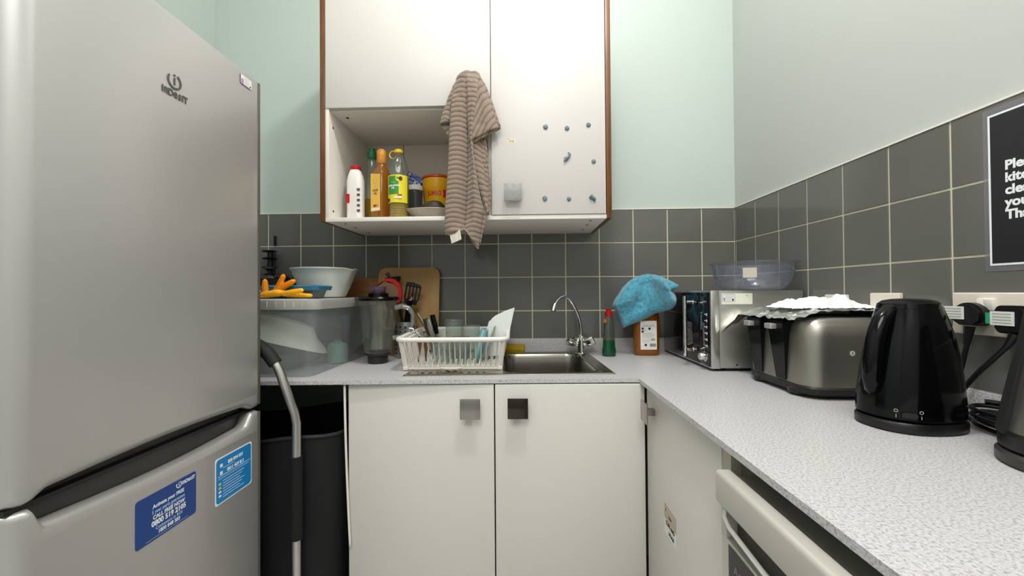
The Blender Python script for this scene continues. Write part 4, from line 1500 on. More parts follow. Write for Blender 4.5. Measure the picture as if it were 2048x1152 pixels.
mb = MB()
mb.loft([trr(.930, .116, .139, .048), trr(.99, .116, .139, .048), trr(1.05, .115, .137, .048), trr(1.075, .111, .133, .046), trr(1.090, .103, .125, .042), trr(1.098, .093, .115, .036)])
mb.build('steel_shell', TS, t)
mb = MB()
mb.loft([trr(.905, .108, .129, .04), trr(.912, .119, .141, .046), trr(.926, .119, .143, .046), trr(.9305, .115, .138, .045)])
for (x, y) in ((-.232, -.61), (-.232, -.765)):
    mb.loft([rring(x, y, z, a, b_, 20) for z, a, b_ in ((.9005, .018, .02), (.906, .028, .028), (.918, .030, .030), (.926, .02, .024))])
for (x, y) in ((-.05, -.60), (-.05, -.775)):
    mb.lathe([(.012, .9005), (.014, .908)], (x, y), 14)
mb.build('base', BLACK_S, t)
mb = MB()
mb.loft([trr(1.0975, .094, .116, .035), trr(1.101, .092, .114, .034), trr(1.102, .086, .107, .03)])
mb.build('top_plate', BLACK_G, t)
for yc in (-.618, -.722):
    mb = MB()
    xs = tx - .116
    V = [(-.020, .934), (.020, .934), (.034, 1.088), (-.034, 1.088)]
    # tapered black column standing proud of the steel end
    def colring(z, hw, dx):
        return [Vector((xs + .02, yc - hw, z)), Vector((xs - dx, yc - hw, z)), Vector((xs - dx, yc + hw, z)), Vector((xs + .02, yc + hw, z))]
    mb.loft([colring(.932, .020, .003), colring(1.0, .027, .009), colring(1.06, .033, .014), colring(1.086, .036, .014), colring(1.094, .034, .004)])
    cl = mb.build('control_column', BLACK_G, t)
    MB().box(xs - .030, yc - .015 + .012, 1.063, xs - .012, yc + .027, 1.078, 0, .003).build('lever', pm('lever_silver', '#cfcdc8', .2, .6), cl)
    mb = MB()
    mb.lathe([(.012, 0), (.013, .004), (.012, .010), (.008, .012)], (0, 0), 20, 0, Matrix.Translation((xs + .022, yc - .012, 1.098)) @ Matrix.Rotation(math.radians(-14), 4, 'Y'))
    mb.build('browning_dial', CHROME, cl)
    mb = MB()
    for i in range(3):
        mb.box(xs - .004 + i * .0, yc + .008 + i * .006, 1.0935, xs + .006, yc + .0105 + i * .006, 1.0955)
    mb.build('button', W_INK, cl)
mb = MB()
Tm = Matrix.Translation((-.150, ty - .1392, 1.013)) @ Matrix.Rotation(PI / 2, 4, 'X')
mb.lathe([(.0062, 0), (.0062, .0006)], (0, 0), 20, 0, Tm)
mb.text('S', .008, frame((-.150, ty - .1402, 1.013), (1, 0, 0), (0, 0, 1)), 1, bold=.0003)
mb.build('round_sticker', [pm('pale_sticker', '#cbc6bb', .5), INK_G], t)

# foil sheet and tissue
mb = MB()


def foil(u, v):
    x = -.272 + .262 * u
    y = -.806 + .325 * v
    z = 1.108 + .006 * math.sin(u * 3.1)
    droop = max(0, .28 - u) / .28
    z -= .016 * droop ** 1.5
    d2 = max(0, v - .80) / .20
    z -= (.070 * (max(0, 1 - u * 1.6)) ** 1.3) * d2
    x -= .026 * d2 * max(0, 1 - u * 2)
    edge = .010 * noise.noise(Vector((u * 9, v * 9, 2)))
    z += .006 * noise.noise(Vector((u * 14, v * 14, 0))) + .003 * abs(noise.noise(Vector((u * 40, v * 40, 5))))
    if v < .15:
        y += edge
    if u < .1:
        x += edge
    return (x, y, max(z, 1.1045 if u > .15 and v < .7 else 0))


mb.grid(foil, 60, 60)
o = mb.build('foil_sheet', FOIL, loc=(-.14, -.66, 1.104), ang=20)
tag(o, 'crinkled kitchen foil sheet lying over the toaster top', 'foil')
mb = MB()


def tis(u, v):
    x = -.232 + .222 * u
    y = -.745 + .13 * v
    h = .042 * math.sin(PI * min(1, max(0, u * 1.0))) ** .5 * math.sin(PI * v) ** .6
    h *= .65 + .5 * noise.noise(Vector((u * 5, v * 3, 9))) + .3 * noise.noise(Vector((u * 12, v * 9, 4)))
    return (x + .006 * noise.noise(Vector((v * 9, u * 3, 1))), y + .008 * noise.noise(Vector((u * 9, v * 3, 4))), 1.118 + max(0, h) + .003 * noise.noise(Vector((u * 30, v * 20, 2))))


mb.grid(tis, 60, 36)
o = mb.build('paper_towel', TISSUE, loc=(-.12, -.68, 1.118), ang=30)
tag(o, 'crumpled white paper towel resting on the foil', 'paper towel')

# ================================================================= KETTLES
kc = (-.181, -1.003)


def kring(z, a, b_, dx=0, e=2.3, n=48):
    return rring(kc[0] + dx, kc[1], z, a, b_, n, e, math.radians(8))


t = thing('kettle', 'glossy black jug kettle on its round power base', 'kettle', (kc[0], kc[1], WZ))
mb = MB()
mb.loft([kring(WZ + .0005, .084, .067), kring(.903, .088, .070), kring(.916, .088, .070), kring(.920, .085, .068)])
mb.build('power_base', BLACK_S, t)
mb = MB()
mb.loft([kring(.9215, .083, .066), kring(.926, .0865, .069), kring(.96, .0855, .068, .0), kring(1.0, .081, .065, .001), kring(1.04, .075, .061, .002), kring(1.08, .066, .055, .003), kring(1.11, .057, .049, .003), kring(1.128, .051, .044, .003)])
bd = mb.build('kettle_body', BLACK_G, t)
mb = MB()
mb.loft([kring(1.1285, .051, .044, .003), kring(1.138, .048, .042, .003), kring(1.144, .040, .035, .003), kring(1.147, .024, .022, .003), kring(1.148, .004, .004, .003)])
mb.build('kettle_lid', BLACK_G, t)
mb = MB()
hp = [(-.206, -1.012, 1.128), (-.228, -1.016, 1.124), (-.246, -1.020, 1.105), (-.260, -1.022, 1.07), (-.268, -1.024, 1.03), (-.269, -1.024, .995), (-.265, -1.020, .975), (-.256, -1.014, .965)]
mb.tube(hp, [.012, .014, .015, .0155, .0155, .0145, .012, .008], 18, flat=1.0)
mb.build('kettle_handle', BLACK_G, t)
mb = MB()
mb.loft([rring(-.134, -.992, z, a, b_, 20) for z, a, b_ in ((1.07, .010, .012), (1.10, .014, .014), (1.126, .016, .014))])
mb.build('spout', BLACK_G, t)
# switch and white symbols low on the front
mb = MB()


def onbody(az, z, out=.0006):
    ca, sa = math.cos(az), math.sin(az)
    a, b_, e = .0862, .0686, 2.3
    rr = (abs(ca / a) ** e + abs(sa / b_) ** e) ** (-1 / e)
    ro = math.radians(8)
    p = Vector(((rr + out) * ca, (rr + out) * sa, 0))
    p = Vector((p.x * math.cos(ro) - p.y * math.sin(ro), p.x * math.sin(ro) + p.y * math.cos(ro), 0)) + Vector((kc[0], kc[1], z))
    nrm = Vector((math.copysign(abs(ca * rr / a) ** (e - 1) / a, ca), math.copysign(abs(sa * rr / b_) ** (e - 1) / b_, sa), 0)).normalized()
    nrm = Vector((nrm.x * math.cos(ro) - nrm.y * math.sin(ro), nrm.x * math.sin(ro) + nrm.y * math.cos(ro), 0))
    right = Vector((0, 0, 1)).cross(nrm)
    return frame(p, right, (0, 0, 1))


for az in (math.radians(208), math.radians(232)):
    mb = MB()
    F = onbody(az, .942)
    arc_ring(mb, F, 0, 0, .0026, .0010, 0, 360, 0, 16)
    F = onbody(az, .9325)
    mb.box(-.0005, -.003, 0, .0005, .003, .0004, T=F)
    mb.build('switch_symbol', pm('grey_white_print', '#a8a6a0', .5), bd)
mb = MB()
F = onbody(math.radians(220), .936, .001)
mb.prism(roundrect(.022, .010, .004), 0, .004, 0, F)
mb.build('power_switch', BLACK_S, t)

kc2 = (-.129, -1.222)
t = thing('kettle', 'steel and black kettle at the right edge of the worktop', 'kettle', (kc2[0], kc2[1], WZ))
mb = MB()
mb.lathe([(.086, WZ + .0005), (.090, .904), (.090, .916), (.086, .921)], kc2, 48)
mb.build('power_base', pm('dark_grey_base', '#3b3836', .4), t)
mb = MB()
mb.lathe([(.082, .9215), (.087, .926), (.087, .945), (.083, .95)], kc2, 48)
mb.build('lower_band', BLACK_S, t)
mb = MB()
mb.lathe([(.0825, .9505), (.079, .97), (.071, 1.02), (.0615, 1.07), (.055, 1.11), (.052, 1.13)], kc2, 48)
bd = mb.build('kettle_body', pm('kettle_steel', '#a19d96', .25, .9), t)
mb = MB()
az = math.radians(160)
pr = [(.0865, .945), (.083, .97), (.0745, 1.02), (.065, 1.07), (.0585, 1.11), (.0555, 1.132)]
n = 16
rings = []
for r, z in pr:
    rings.append([Vector((kc2[0] + (r + o_) * math.cos(a), kc2[1] + (r + o_) * math.sin(a), z)) for o_, a in [(0.002, math.radians(106 + 50 * i / n)) for i in range(n + 1)]] +
                 [Vector((kc2[0] + (r - .006) * math.cos(a), kc2[1] + (r - .006) * math.sin(a), z)) for a in [math.radians(156 - 50 * i / n) for i in range(n + 1)]])
mb.loft(rings)
mb.build('side_band', BLACK_M, t)
mb = MB()
Tm = Matrix.Translation((kc2[0] + .0735 * math.cos(math.radians(192)), kc2[1] + .0735 * math.sin(math.radians(192)), 1.008)) @ Vector((math.cos(math.radians(192)), math.sin(math.radians(192)), .18)).to_track_quat('Z', 'Y').to_matrix().to_4x4()
mb.lathe([(.020, -.003), (.020, .002), (.016, .003)], (0, 0), 28, 0, Tm)
mb.build('round_gauge', pm('gauge_grey', '#b9b4aa', .3), bd)
mb = MB()
mb.lathe([(.0525, 1.1305), (.050, 1.142), (.03, 1.150), (.004, 1.152)], kc2, 48)
mb.build('kettle_lid', BLACK_S, t)
mb = MB()
mb.tube([(-.118, -1.28, 1.135), (-.118, -1.315, 1.135), (-.118, -1.335, 1.10), (-.118, -1.34, 1.03), (-.118, -1.325, .97), (-.118, -1.30, .955)], .013, 14)
mb.build('kettle_handle', BLACK_S, t)

# ================================================================= SOCKETS, PLUGS, CABLES, POSTER
SOCK = pm('socket_cream', '#ddd2c5', .35)


def socket(y0, y1, z0, z1, label, rockers=(), name='wall_socket'):
    t = thing(name, label, 'socket', (-.0085, (y0 + y1) / 2, z0))
    MB().box(-.0195, y0, z0, -.0086, y1, z1, 0, .003, seg=3).build('face_plate', SOCK, t)
    for (y, tilt) in rockers:
        mb = MB()
        mb.box(-.008, -.0075, -.0115, .003, .0075, .0115, 0, .001, T=Matrix.Translation((-.0198, y, z0 + .063)) @ Matrix.Rotation(tilt, 4, 'Y'))
        mb.build('rocker_switch', pm('switch_white', '#ebe6dd', .3), t)
    return t


socket(-1.075, -.928, 1.072, 1.158, 'cream double wall socket with two black plugs', ((-.990, .10), (-1.003, -.12)))
socket(-.806, -.720, 1.072, 1.157, 'cream single wall socket behind the black kettle')
socket(-.640, -.557, 1.070, 1.152, 'cream single wall socket behind the paper towel')

CAB = pm('black_flex', '#101012', .4)


def plug(y, z, label, cable, tagw, lab_y, rnd_=True):
    t = thing('power_plug', label, 'plug', (-.02, y, z))
    mb = MB()
    if rnd_:
        pts = [(.030 * math.cos(math.radians(a)), -.004 + .027 * math.sin(math.radians(a))) for a in range(-10, 191, 10)] + [(-.027, -.016), (-.016, -.023), (.016, -.023), (.027, -.016)]
    else:
        pts = roundrect(.052, .052, .010)
    F = frame((-.0195, y, z), (0, -1, 0), (0, 0, 1))
    mb.prism(pts, 0, .020, 0, F)
    mb.prism([(a * .85, b_ * .85) for a, b_ in pts], .020, .026, 0, F)
    mb.build('plug_body', BLACK_S, t)
    mb = MB()
    F = frame((-.048, lab_y, z + .002), (0, -1, 0), (0, 0, 1))
    mb.box(-tagw / 2, -.013, -.0015, tagw / 2, .013, 0, 0, T=F)
    for i in range(4):
        mb.box(-tagw / 2 + .004, .0075 - i * .0055, 0, tagw / 2 - .004, .0095 - i * .0055, .0003, 1, T=F)
    mb.box(-tagw / 2 - .008, -.011, -.0015, -tagw / 2 - .0001, .010, -.0002, 2, T=F)
    mb.box(-.006, -.010, -.0035, .006, .010, -.0016, 0, T=F)
    mb.build('test_tag', [PAPER, pm('tag_print', '#a9b0ab', .6), pm('tag_green', '#2c9c70', .5)], t)
    MB().tube(cable, .0042 if rnd_ else .0045, 10).build('power_cable', CAB, t)
    MB().tube(cable[:3], [.009, .007, .005], 10).build('cable_grip', BLACK_S, t)
    return t


plug(-.978, 1.115, 'rounded black plug with a white test tag in the left socket', [(-.034, -.976, 1.090), (-.036, -.975, 1.07), (-.036, -.972, 1.052), (-.036, -.965, 1.02), (-.034, -.955, .985), (-.04, -.952, .94), (-.045, -.96, .915), (-.048, -.99, .9055)], .040, -.958)
plug(-1.052, 1.108, 'square black plug with a white test tag in the right socket', [(-.036, -1.056, 1.083), (-.038, -1.050, 1.07), (-.040, -1.043, 1.056), (-.045, -1.025, 1.03), (-.050, -1.005, 1.002), (-.052, -.985, .972), (-.050, -.965, .945), (-.046, -.958, .92), (-.05, -.97, .9055)], .038, -1.044, False)
cc = Vector((-.054, -1.066, 0))
pts = []
for i in range(110):
    a = i * 2 * PI / 26
    rr = .050 + .006 * math.sin(i * .31)
    pts.append((cc.x + .72 * rr * math.cos(a) + .004 * math.sin(i * .17), cc.y + 1.15 * rr * math.sin(a), .9052 + .0095 * (i // 26) + .005 * max(0, math.sin(a + 1.0)) + .003 * math.sin(i * .23)))
mb = MB()
mb.tube(pts, .0042, 8)
tag(mb.build('coiled_flex', CAB, loc=(cc.x, cc.y, WZ)), 'coil of black kettle flex between the two kettles', 'cable')

t = thing('notice_poster', 'laminated black kitchen notice with white bold writing taped to the tiles', 'poster', (-.009, -1.1, 1.209))
mb = MB()
F = frame((-.0092, -.984, 1.200), (0, -1, 0), (0, 0, 1))
mb.prism([(0, 0), (.232, 0), (.232, .320), (0, .320)], 0, .0004, 0, F)
mb.build('laminate', clear('laminate_film', '#f2f0f4', .16, .2, 1.4, '#c7c4cc'), t)
mb = MB()
F = frame((-.0098, -.993, 1.211), (0, -1, 0), (0, 0, 1))
mb.prism([(0, 0), (.210, 0), (.210, .297), (0, .297)], 0, .0003, 0, F)
mb.prism([(.004, .004), (.206, .004), (.206, .293), (.004, .293)], 0, .0005, 1, F)
for i, s_ in enumerate(('Please', 'kitchen', 'clean', 'you', 'Thank')):
    mb.text(s_, .0245, F @ Matrix.Translation((.028, .1905 - i * .0237, .0006)), 0, 'LEFT', bold=.0009)
mb.build('printed_sheet', [W_INK, pm('poster_black', '#26262a', .35)], t)

# ================================================================= THINGS IN THE OPEN COMPARTMENT
SZ = 1.4412


def lathe_thing(name, label, cat, c, parts, n=32):
    t = thing(name, label, cat, (c[0], c[1], SZ))
    for pn_, prof, mt in parts:
        MB().lathe(prof, c, n).build(pn_, mt, t)
    return t


# white bottle, red cap
t = thing('white_bottle', 'white plastic bottle with a red cap at the left of the shelf', 'bottle', (-1.580, -.285, SZ))
c = (-1.580, -.285)
mb = MB()
mb.loft([rring(c[0], c[1], z, a, b_, 32, 3) for z, a, b_ in ((SZ, .028, .022), (SZ + .003, .031, .024), (1.595, .031, .024), (1.615, .027, .022), (1.636, .0185, .0185), (1.638, .017, .017))])
mb.build('bottle_body', pm('white_hdpe', '#e6e2dd', .35), t)
MB().lathe([(.018, 1.638), (.0195, 1.641), (.0195, 1.652), (.016, 1.655)], c, 24).build('bottle_cap', RED_P, t)
mb = MB()
F = frame((-1.580, -.3092, 1.52), (1, 0, 0), (0, 0, 1))
mb.prism(roundrect(.014, .034, .003, 4, -.021, .006), 0, .0004, 0, F)
mb.build('red_badge', RED_P, t)
mb = MB()
for i in range(5):
    mb.box(.014, .035 - i * .020, 0, .026, .044 - i * .020, .0004, 0, T=F)
mb.build('printed_panel', GREY_P, t)['kind'] = 'stuff'

# olive oil bottle with green cap (half full)
t = thing('oil_bottle', 'tall clear glass bottle with a green cap, half full of oil', 'bottle', (-1.550, -.195, SZ))
c = (-1.550, -.195)
OIL = pm('golden_oil', '#a9820f', .1, spec=.5, alpha=.88)
MB().loft([rring(c[0], c[1], z, a, a * .95, 32, 4) for z, a in ((SZ + .003, .036), (SZ + .006, .038), (1.542, .038))]).build('oil', OIL, t)
mb = MB()
mb.loft([rring(c[0], c[1], z, a, a * .95, 32, e) for z, a, e in ((SZ, .038, 4), (SZ + .004, .041, 4), (1.60, .041, 4), (1.625, .036, 3), (1.655, .019, 2), (1.70, .0155, 2), (1.72, .0150, 2))])
mb.build('bottle_glass', GLASS, t)
mb = MB()
mb.lathe([(.016, 1.712), (.0175, 1.715), (.0175, 1.738), (.0145, 1.742), (.0145, 1.752), (.010, 1.755)], c, 24)
mb.build('bottle_cap', GREEN_P, t)

# square olive oil bottle, orange tint
t = thing('olive_oil_bottle', 'orange-tinted olive oil bottle with a yellow label', 'bottle', (-1.479, -.287, SZ))
c = (-1.479, -.287)
ORG = clear('orange_tint', '#e8b168', .30, .05, 1.5, '#c98a35')
ro = math.radians(-26)
mb = MB()
mb.loft([rring(c[0], c[1], z, a, a, 40, e, ro) for z, a, e in ((SZ, .027, 8), (SZ + .004, .030, 8), (1.612, .030, 8), (1.632, .026, 4), (1.65, .018, 2.4), (1.662, .0175, 2))])
mb.build('bottle_glass', ORG, t)
mb = MB()
mb.lathe([(.017, 1.662), (.018, 1.665), (.019, 1.69), (.018, 1.708), (.012, 1.716), (.004, 1.718)], (c[0] + .001, c[1]), 24)
mb.build('long_cap', pm('orange_cap', '#c5832f', .4, var=.15, vscale=60), t)
mb = MB()
u = Vector((math.cos(ro), math.sin(ro), 0))
nn = Vector((math.sin(ro), -math.cos(ro), 0))
o3 = Vector((c[0], c[1], 1.545)) + nn * .0303 - u * .001
F = frame(o3, u, (0, 0, 1))
mb.prism([(-.024, -.070), (.024, -.070), (.024, .068), (-.024, .075)], 0, .0006, 0, F)
A = lambda x, y: F @ Matrix.Translation((x, y, .0007))
mb.text('OLIVE', .011, A(0, .008), 1, bold=.0003, sx=.9)
mb.text('OIL', .011, A(0, -.004), 1, bold=.0003)
mb.box(-.005, .022, 0, .005, .0225, .0002, 1, T=A(0, 0))
arc_ring(mb, A(0, .045), 0, 0, .010, .001, 0, 360, 2, 20, .0002)
mb.box(-.010, -.054, 0, .004, -.045, .0002, 3, T=A(0, 0))
mb.box(.004, -.054, 0, .014, -.045, .0002, 4, T=A(0, 0))
mb.box(-.020, -.067, 0, .022, -.058, .0002, 5, T=A(0, 0))
mb.build('bottle_label', [pm('label_yellow', '#e6b950', .5), INK, pm('label_dark_yellow', '#c99832', .5), pm('label_red', '#9b2b2a', .5), pm('label_amber', '#c58a1a', .5), PAPER], t)

# sunflower oil
t = thing('sunflower_oil_bottle', 'sunflower oil bottle with green and yellow label and yellow cap', 'bottle', (-1.403, -.318, SZ))
c = (-1.403, -.318)
prof = [(.030, SZ), (.036, SZ + .004)]
for i in range(5):
    z = 1.452 + i * .009
    prof += [(.037, z), (.034, z + .0045)]
prof += [(.037, 1.498), (.0375, 1.600), (.037, 1.61), (.034, 1.635), (.028, 1.66), (.020, 1.675), (.014, 1.682), (.014, 1.69)]
MB().lathe([(max(.001, r - .002), z) for r, z in prof[:-6]], c, 40).build('oil', pm('yellow_oil', '#b9920f', .1, alpha=.86), t)
mb = MB()
rings = []
for r, z in prof:
    fl = .05 if 1.615 < z < 1.67 else 0
    rings.append([Vector((c[0] + r * (1 + fl * math.cos(12 * a)) * math.cos(a), c[1] + r * (1 + fl * math.cos(12 * a)) * math.sin(a), z)) for a in [2 * PI * i / 72 for i in range(72)]])
mb.loft(rings)
mb.build('bottle_body', GLASS, t)
mb = MB()
mb.lathe([(.0145, 1.689), (.016, 1.691), (.016, 1.700), (.013, 1.703)], c, 24)
mb.tube([(c[0] - .014 - .010 + .013 * math.cos(math.radians(a)) + .004, c[1] - .004, 1.683 + .014 * math.sin(math.radians(a))) for a in range(30, 331, 20)], .0022, 8)
mb.build('bottle_cap', YEL_P, t)
mb = MB()


def cyl(r, a0_, a1_, z0_, z1_, m_, nu=16):
    mb.grid(lambda u, v: (c[0] + r * math.cos(a0_ + (a1_ - a0_) * u), c[1] + r * math.sin(a0_ + (a1_ - a0_) * u), z0_ + (z1_ - z0_) * v), nu, 1, m_)


def dot(az, z, rx, rz, m_, off, n=20):
    vs = []
    for i in range(n):
        a = 2 * PI * i / n
        aa = az + rx * math.cos(a) / .038
        vs.append(Vector((c[0] + (.038 + off) * math.cos(aa), c[1] + (.038 + off) * math.sin(aa), z + rz * math.sin(a))))
    mb.add([Vector((c[0] + (.038 + off) * math.cos(az), c[1] + (.038 + off) * math.sin(az), z))] + vs, [[0, 1 + i, 1 + (i + 1) % n] for i in range(n)], m_)


fa = math.radians(255)
cyl(.0382, fa - 1.5, fa + 1.5, 1.498, 1.600, 0, 30)
cyl(.0384, fa - .62, fa + .55, 1.528, 1.596, 1, 20)
dot(fa + .62, 1.588, .014, .013, 0, .0008)
dot(fa + .72, 1.586, .007, .008, 2, .0012)
dot(fa - .62, 1.508, .010, .008, 2, .0012)
mb.box(-.018, -.004, 0, .012, .003, .0003, 3, T=frame((c[0] + .012, c[1] - .0395, 1.517), (1, 0, 0), (0, 0, 1)))
mb.box(-.004, .003, 0, .012, .008, .0003, 4, T=frame((c[0] + .012, c[1] - .0395, 1.519), (1, 0, 0), (0, 0, 1)))
b0 = len(mb.v)
mb.text('SUNFLOWER', .0088, Matrix.Identity(4), 5, bold=.0003, sx=1.02)
b1 = len(mb.v)
mb.text('OIL', .0088, Matrix.Translation((0, -.009, 0)), 5, bold=.0003)
mb.text('Pride', .007, Matrix.Translation((0, .012, 0)), 6)
for i in range(b0, len(mb.v)):
    p = mb.v[i]
    a = fa + p.x / .0390
    mb.v[i] = Vector((c[0] + (.0390 + p.z) * math.cos(a), c[1] + (.0390 + p.z) * math.sin(a), 1.560 + p.y))
mb.build('bottle_label', [pm('lemon', '#dfd02c', .5), pm('leaf_green', '#3f8a35', .5), pm('seed_brown', '#3d2412', .6), PAPER, pm('label_crimson', '#b02531', .5), W_INK, pm('pale_green', '#b9d58a', .5)], t)

# dark jar with white lid, blue box behind
t = thing('dark_jar', 'dark grey-green jar with a white lid in front of the blue box', 'jar', (-1.386, -.15, SZ))
c = (-1.386, -.15)
mb = MB()
mb.lathe([(.028, SZ), (.030, SZ + .003), (.030, 1.587), (.028, 1.589)], c, 36)
mb.build('jar_body', pm('jar_dark', '#3c4440', .2, var=.25, vscale=20, stretch=(1, 1, .1)), t)
MB().lathe([(.030, 1.5895), (.0315, 1.591), (.0315, 1.608), (.029, 1.611)], c, 36).build('jar_lid', WHITE_P, t)
mb = MB()
Tm = Matrix.Translation((-1.405, -.052, 1.681)) @ Matrix.Rotation(math.radians(27), 4, 'Y')
mb.box(-.036, -.018, -.082, .040, .018, 0, 0, .001, T=Tm)
F = Tm @ frame((.004, -.0184, -.038), (1, 0, 0), (0, 0, 1))
for i in range(3):
    arc_ring(mb, F, -.029, .030 - i * .0165, .0045, .003, 0, 360, 1, 16, .0003)
    mb.box(-.019, .034 - i * .0165, 0, .002, .036 - i * .0165, .0002, 2, T=F)
    mb.box(-.019, .029 - i * .0165, 0, -.002, .0305 - i * .0165, .0002, 2, T=F)
mb.text('Kit', .026, F @ Matrix.Translation((.018, .006, 0)), 1, bold=.0003)
mb.prism([(.028, .024), (.038, .020), (.038, .026)], 0, .0003, 1, F)
tag(mb.build('blue_box', [pm('box_navy', '#12378a', .4), W_INK, LB_INK], loc=(-1.405, -.052, SZ)), 'tilted navy blue carton with white writing on the shelf', 'box')
# something for the tilted box to lean on
t = thing('stock_tin', 'plain dark tin behind the jar holding up the blue carton', 'tin', (-1.428, -.052, SZ))
MB().lathe([(.022, SZ), (.022, 1.588), (.021, 1.590)], (-1.428, -.052), 30).build('tin_body', pm('tin_grey', '#514c45', .4, .5), t)

# jumbo tub
t = thing('jumbo_tub', 'yellow stock tub with an orange-red rim and red writing', 'tub', (-1.3055, -.085, SZ))
c = (-1.3055, -.085)
mb = MB()
mb.lathe([(.053, SZ), (.056, SZ + .003), (.0605, 1.598), (.0618, 1.601), (.064, 1.612), (.0645, 1.648), (.0625, 1.649), (.059, 1.61)], c, 48)
mb.build('tub_body', pm('tub_yellow', '#e0a50f', .25, spec=.6), t)
MB().lathe([(.062, 1.6495), (.066, 1.651), (.066, 1.658), (.062, 1.661)], c, 48).build('tub_lid', pm('tub_orange', '#b8410f', .3), t)
mb = MB()
b0 = 0
mb.text('JUMBO', .028, Matrix.Translation((.004, 0, 0)), 0, bold=.0009, sx=.66)
mb.prism([(-.014, .018), (.014, .018), (.018, .030), (.009, .024), (.006, .033), (0, .025), (-.006, .033), (-.009, .024), (-.018, .030)], 0, .0004, 0)
mb.prism([(.050 + .012 * math.cos(math.radians(a)) * (1 + .4 * math.cos(math.radians(3 * a))), .0 + .018 * math.sin(math.radians(a))) for a in range(0, 360, 15)], 0, .0004, 0)
fa = math.radians(267)
for i in range(len(mb.v)):
    p = mb.v[i]
    a = fa + (p.x - .002) / .0610
    mb.v[i] = Vector((c[0] + (.0605 + p.z) * math.cos(a), c[1] + (.0605 + p.z) * math.sin(a), 1.582 + p.y))
mb.build('tub_lettering', pm('tub_red', '#c22b14', .4), t)

# plate with an avocado-like stone
PLZ = SZ
t = thing('grey_plate', 'shallow stoneware plate on the shelf below the avocado', 'plate', (-1.275, -.29, PLZ))
mb = MB()
mb.lathe([(.062, PLZ), (.066, PLZ + .003), (.072, PLZ + .012), (.108, PLZ + .032), (.112, PLZ + .036), (.111, PLZ + .038), (.070, PLZ + .018), (.060, PLZ + .010)], (0, 0), 48, 0, Matrix.Translation((-1.290, -.270, 0)) @ Matrix.Diagonal((1.0, .76, 1, 1)))
mb.build('plate_body', pm('stoneware', '#a59b8c', .35, var=.1, vscale=15), t)
b = bmesh.new()
bmesh.ops.create_uvsphere(b, u_segments=28, v_segments=18, radius=1)
for v in b.verts:
    k = 1 + .12 * v.co.x
    v.co = Vector((v.co.x * .047, v.co.y * .030 * k, v.co.z * .030 * k)) * (1 + .03 * noise.noise(v.co * 5))
mb = MB()
mb.bm(b, 0, Matrix.Translation((-1.282, -.285, PLZ + .047)))
tag(mb.build('avocado', pm('avocado_skin', '#3a3222', .55, bump=.8, bscale=130, var=.4, vscale=60), loc=(-1.282, -.285, PLZ + .018)), 'dark rough avocado lying on the stoneware plate', 'avocado')

# ================================================================= TOWEL
# pixel measured outline: (x, z) pairs on the plane just in front of the doors
TYY = -.425


def poly(P, u):
    n = len(P) - 1
    L = [0]
    for i in range(n):
        L.append(L[-1] + math.hypot(P[i + 1][0] - P[i][0], P[i + 1][1] - P[i][1]))
    s = u * L[-1]
    for i in range(n):
        if s <= L[i + 1] or i == n - 1:
            f = (s - L[i]) / max(1e-9, L[i + 1] - L[i])
            return [P[i][k] + (P[i + 1][k] - P[i][k]) * f for k in range(len(P[i]))]


TK = 1.0 / 586.0   # metres per picture pixel at the towel's distance (used to turn the measured outline into size)


def tp(px, py, dy=0.0):
    # similar triangles on the towel plane, around the knob at (940,150)
    return (-1.119 + (px - 940) * .001736 + (py - 150) * -.000012, TYY + dy, 1.9255 - (py - 150) * .001752 + (px - 940) * .000012)


def strip(mb, Lp, Rp, dep, nu=20, nv=60, v0=0.0, v1=1.0, ang=0.0, sag=.010):
    k = len(mb.f)

    def fn(u, v):
        a, b_ = poly(Lp, v), poly(Rp, v)
        x = a[0] + (b_[0] - a[0]) * u
        z = a[2] + (b_[2] - a[2]) * u
        y = a[1] + (b_[1] - a[1]) * u + dep(u, v)
        return (x, y + .0025 * noise.noise(Vector((x * 50, z * 50, 3))), z)
    mb.grid(fn, nu, nv)
    ca, sa = math.cos(math.radians(ang)), math.sin(math.radians(ang))
    for f in list(mb.uv):
        if f >= k:
            q = []
            for (a, b_) in mb.uv[f]:
                x, y, z = fn(a, b_)
                q.append((a, ((1.93 - z) * ca + (x + 1.12) * sa) / .6 + sag * math.sin(PI * a)))
            mb.uv[f] = q


mb = MB()
bulge = lambda h: (lambda u, v: -h * max(0, math.sin(PI * u)) ** .5)
# long left roll
strip(mb, [tp(912, 155, .015), tp(904, 200), tp(900, 260), tp(897, 340), tp(892, 410), tp(890, 455), tp(893, 470)],
      [tp(936, 146, .0), tp(938, 180, .004), tp(936, 260, .028), tp(935, 340, .032), tp(932, 410, .032), tp(930, 445, .026), tp(929, 459, .008)], bulge(.020))
# long right roll
strip(mb, [tp(928, 146, .004), tp(934, 180, .006), tp(936, 260, .028), tp(935, 340, .032), tp(932, 410, .032), tp(930, 445, .026), tp(929, 458, .008)],
      [tp(958, 148, .01), tp(958, 200, .01), tp(948, 262, .01), tp(946, 310, .012), tp(955, 370, .010), tp(966, 420, .008), tp(957, 496, .006)],
      lambda u, v: -.020 * max(0, math.sin(PI * u)) ** .5 - .004 * math.sin(u * 9 + v * 3))
# front right flap
strip(mb, [tp(944, 150, -.004), tp(946, 190, -.004), tp(942, 240, -.002), tp(939, 285, 0)],
      [tp(958, 146, .012), tp(974, 190, .012), tp(988, 220, .014), tp(1001, 254, .014)],
      lambda u, v: -.010 * math.sin(PI * u) - .005 * math.sin(u * 11) * v, 20, 30, ang=62)
strip(mb, [tp(939, 282, -.001), tp(941, 291, .0)], [tp(1001, 252, .013), tp(1001, 257, .014)], lambda u, v: -.004 * math.sin(PI * u) + .004 * v, 20, 3, ang=62)
mb2 = mb
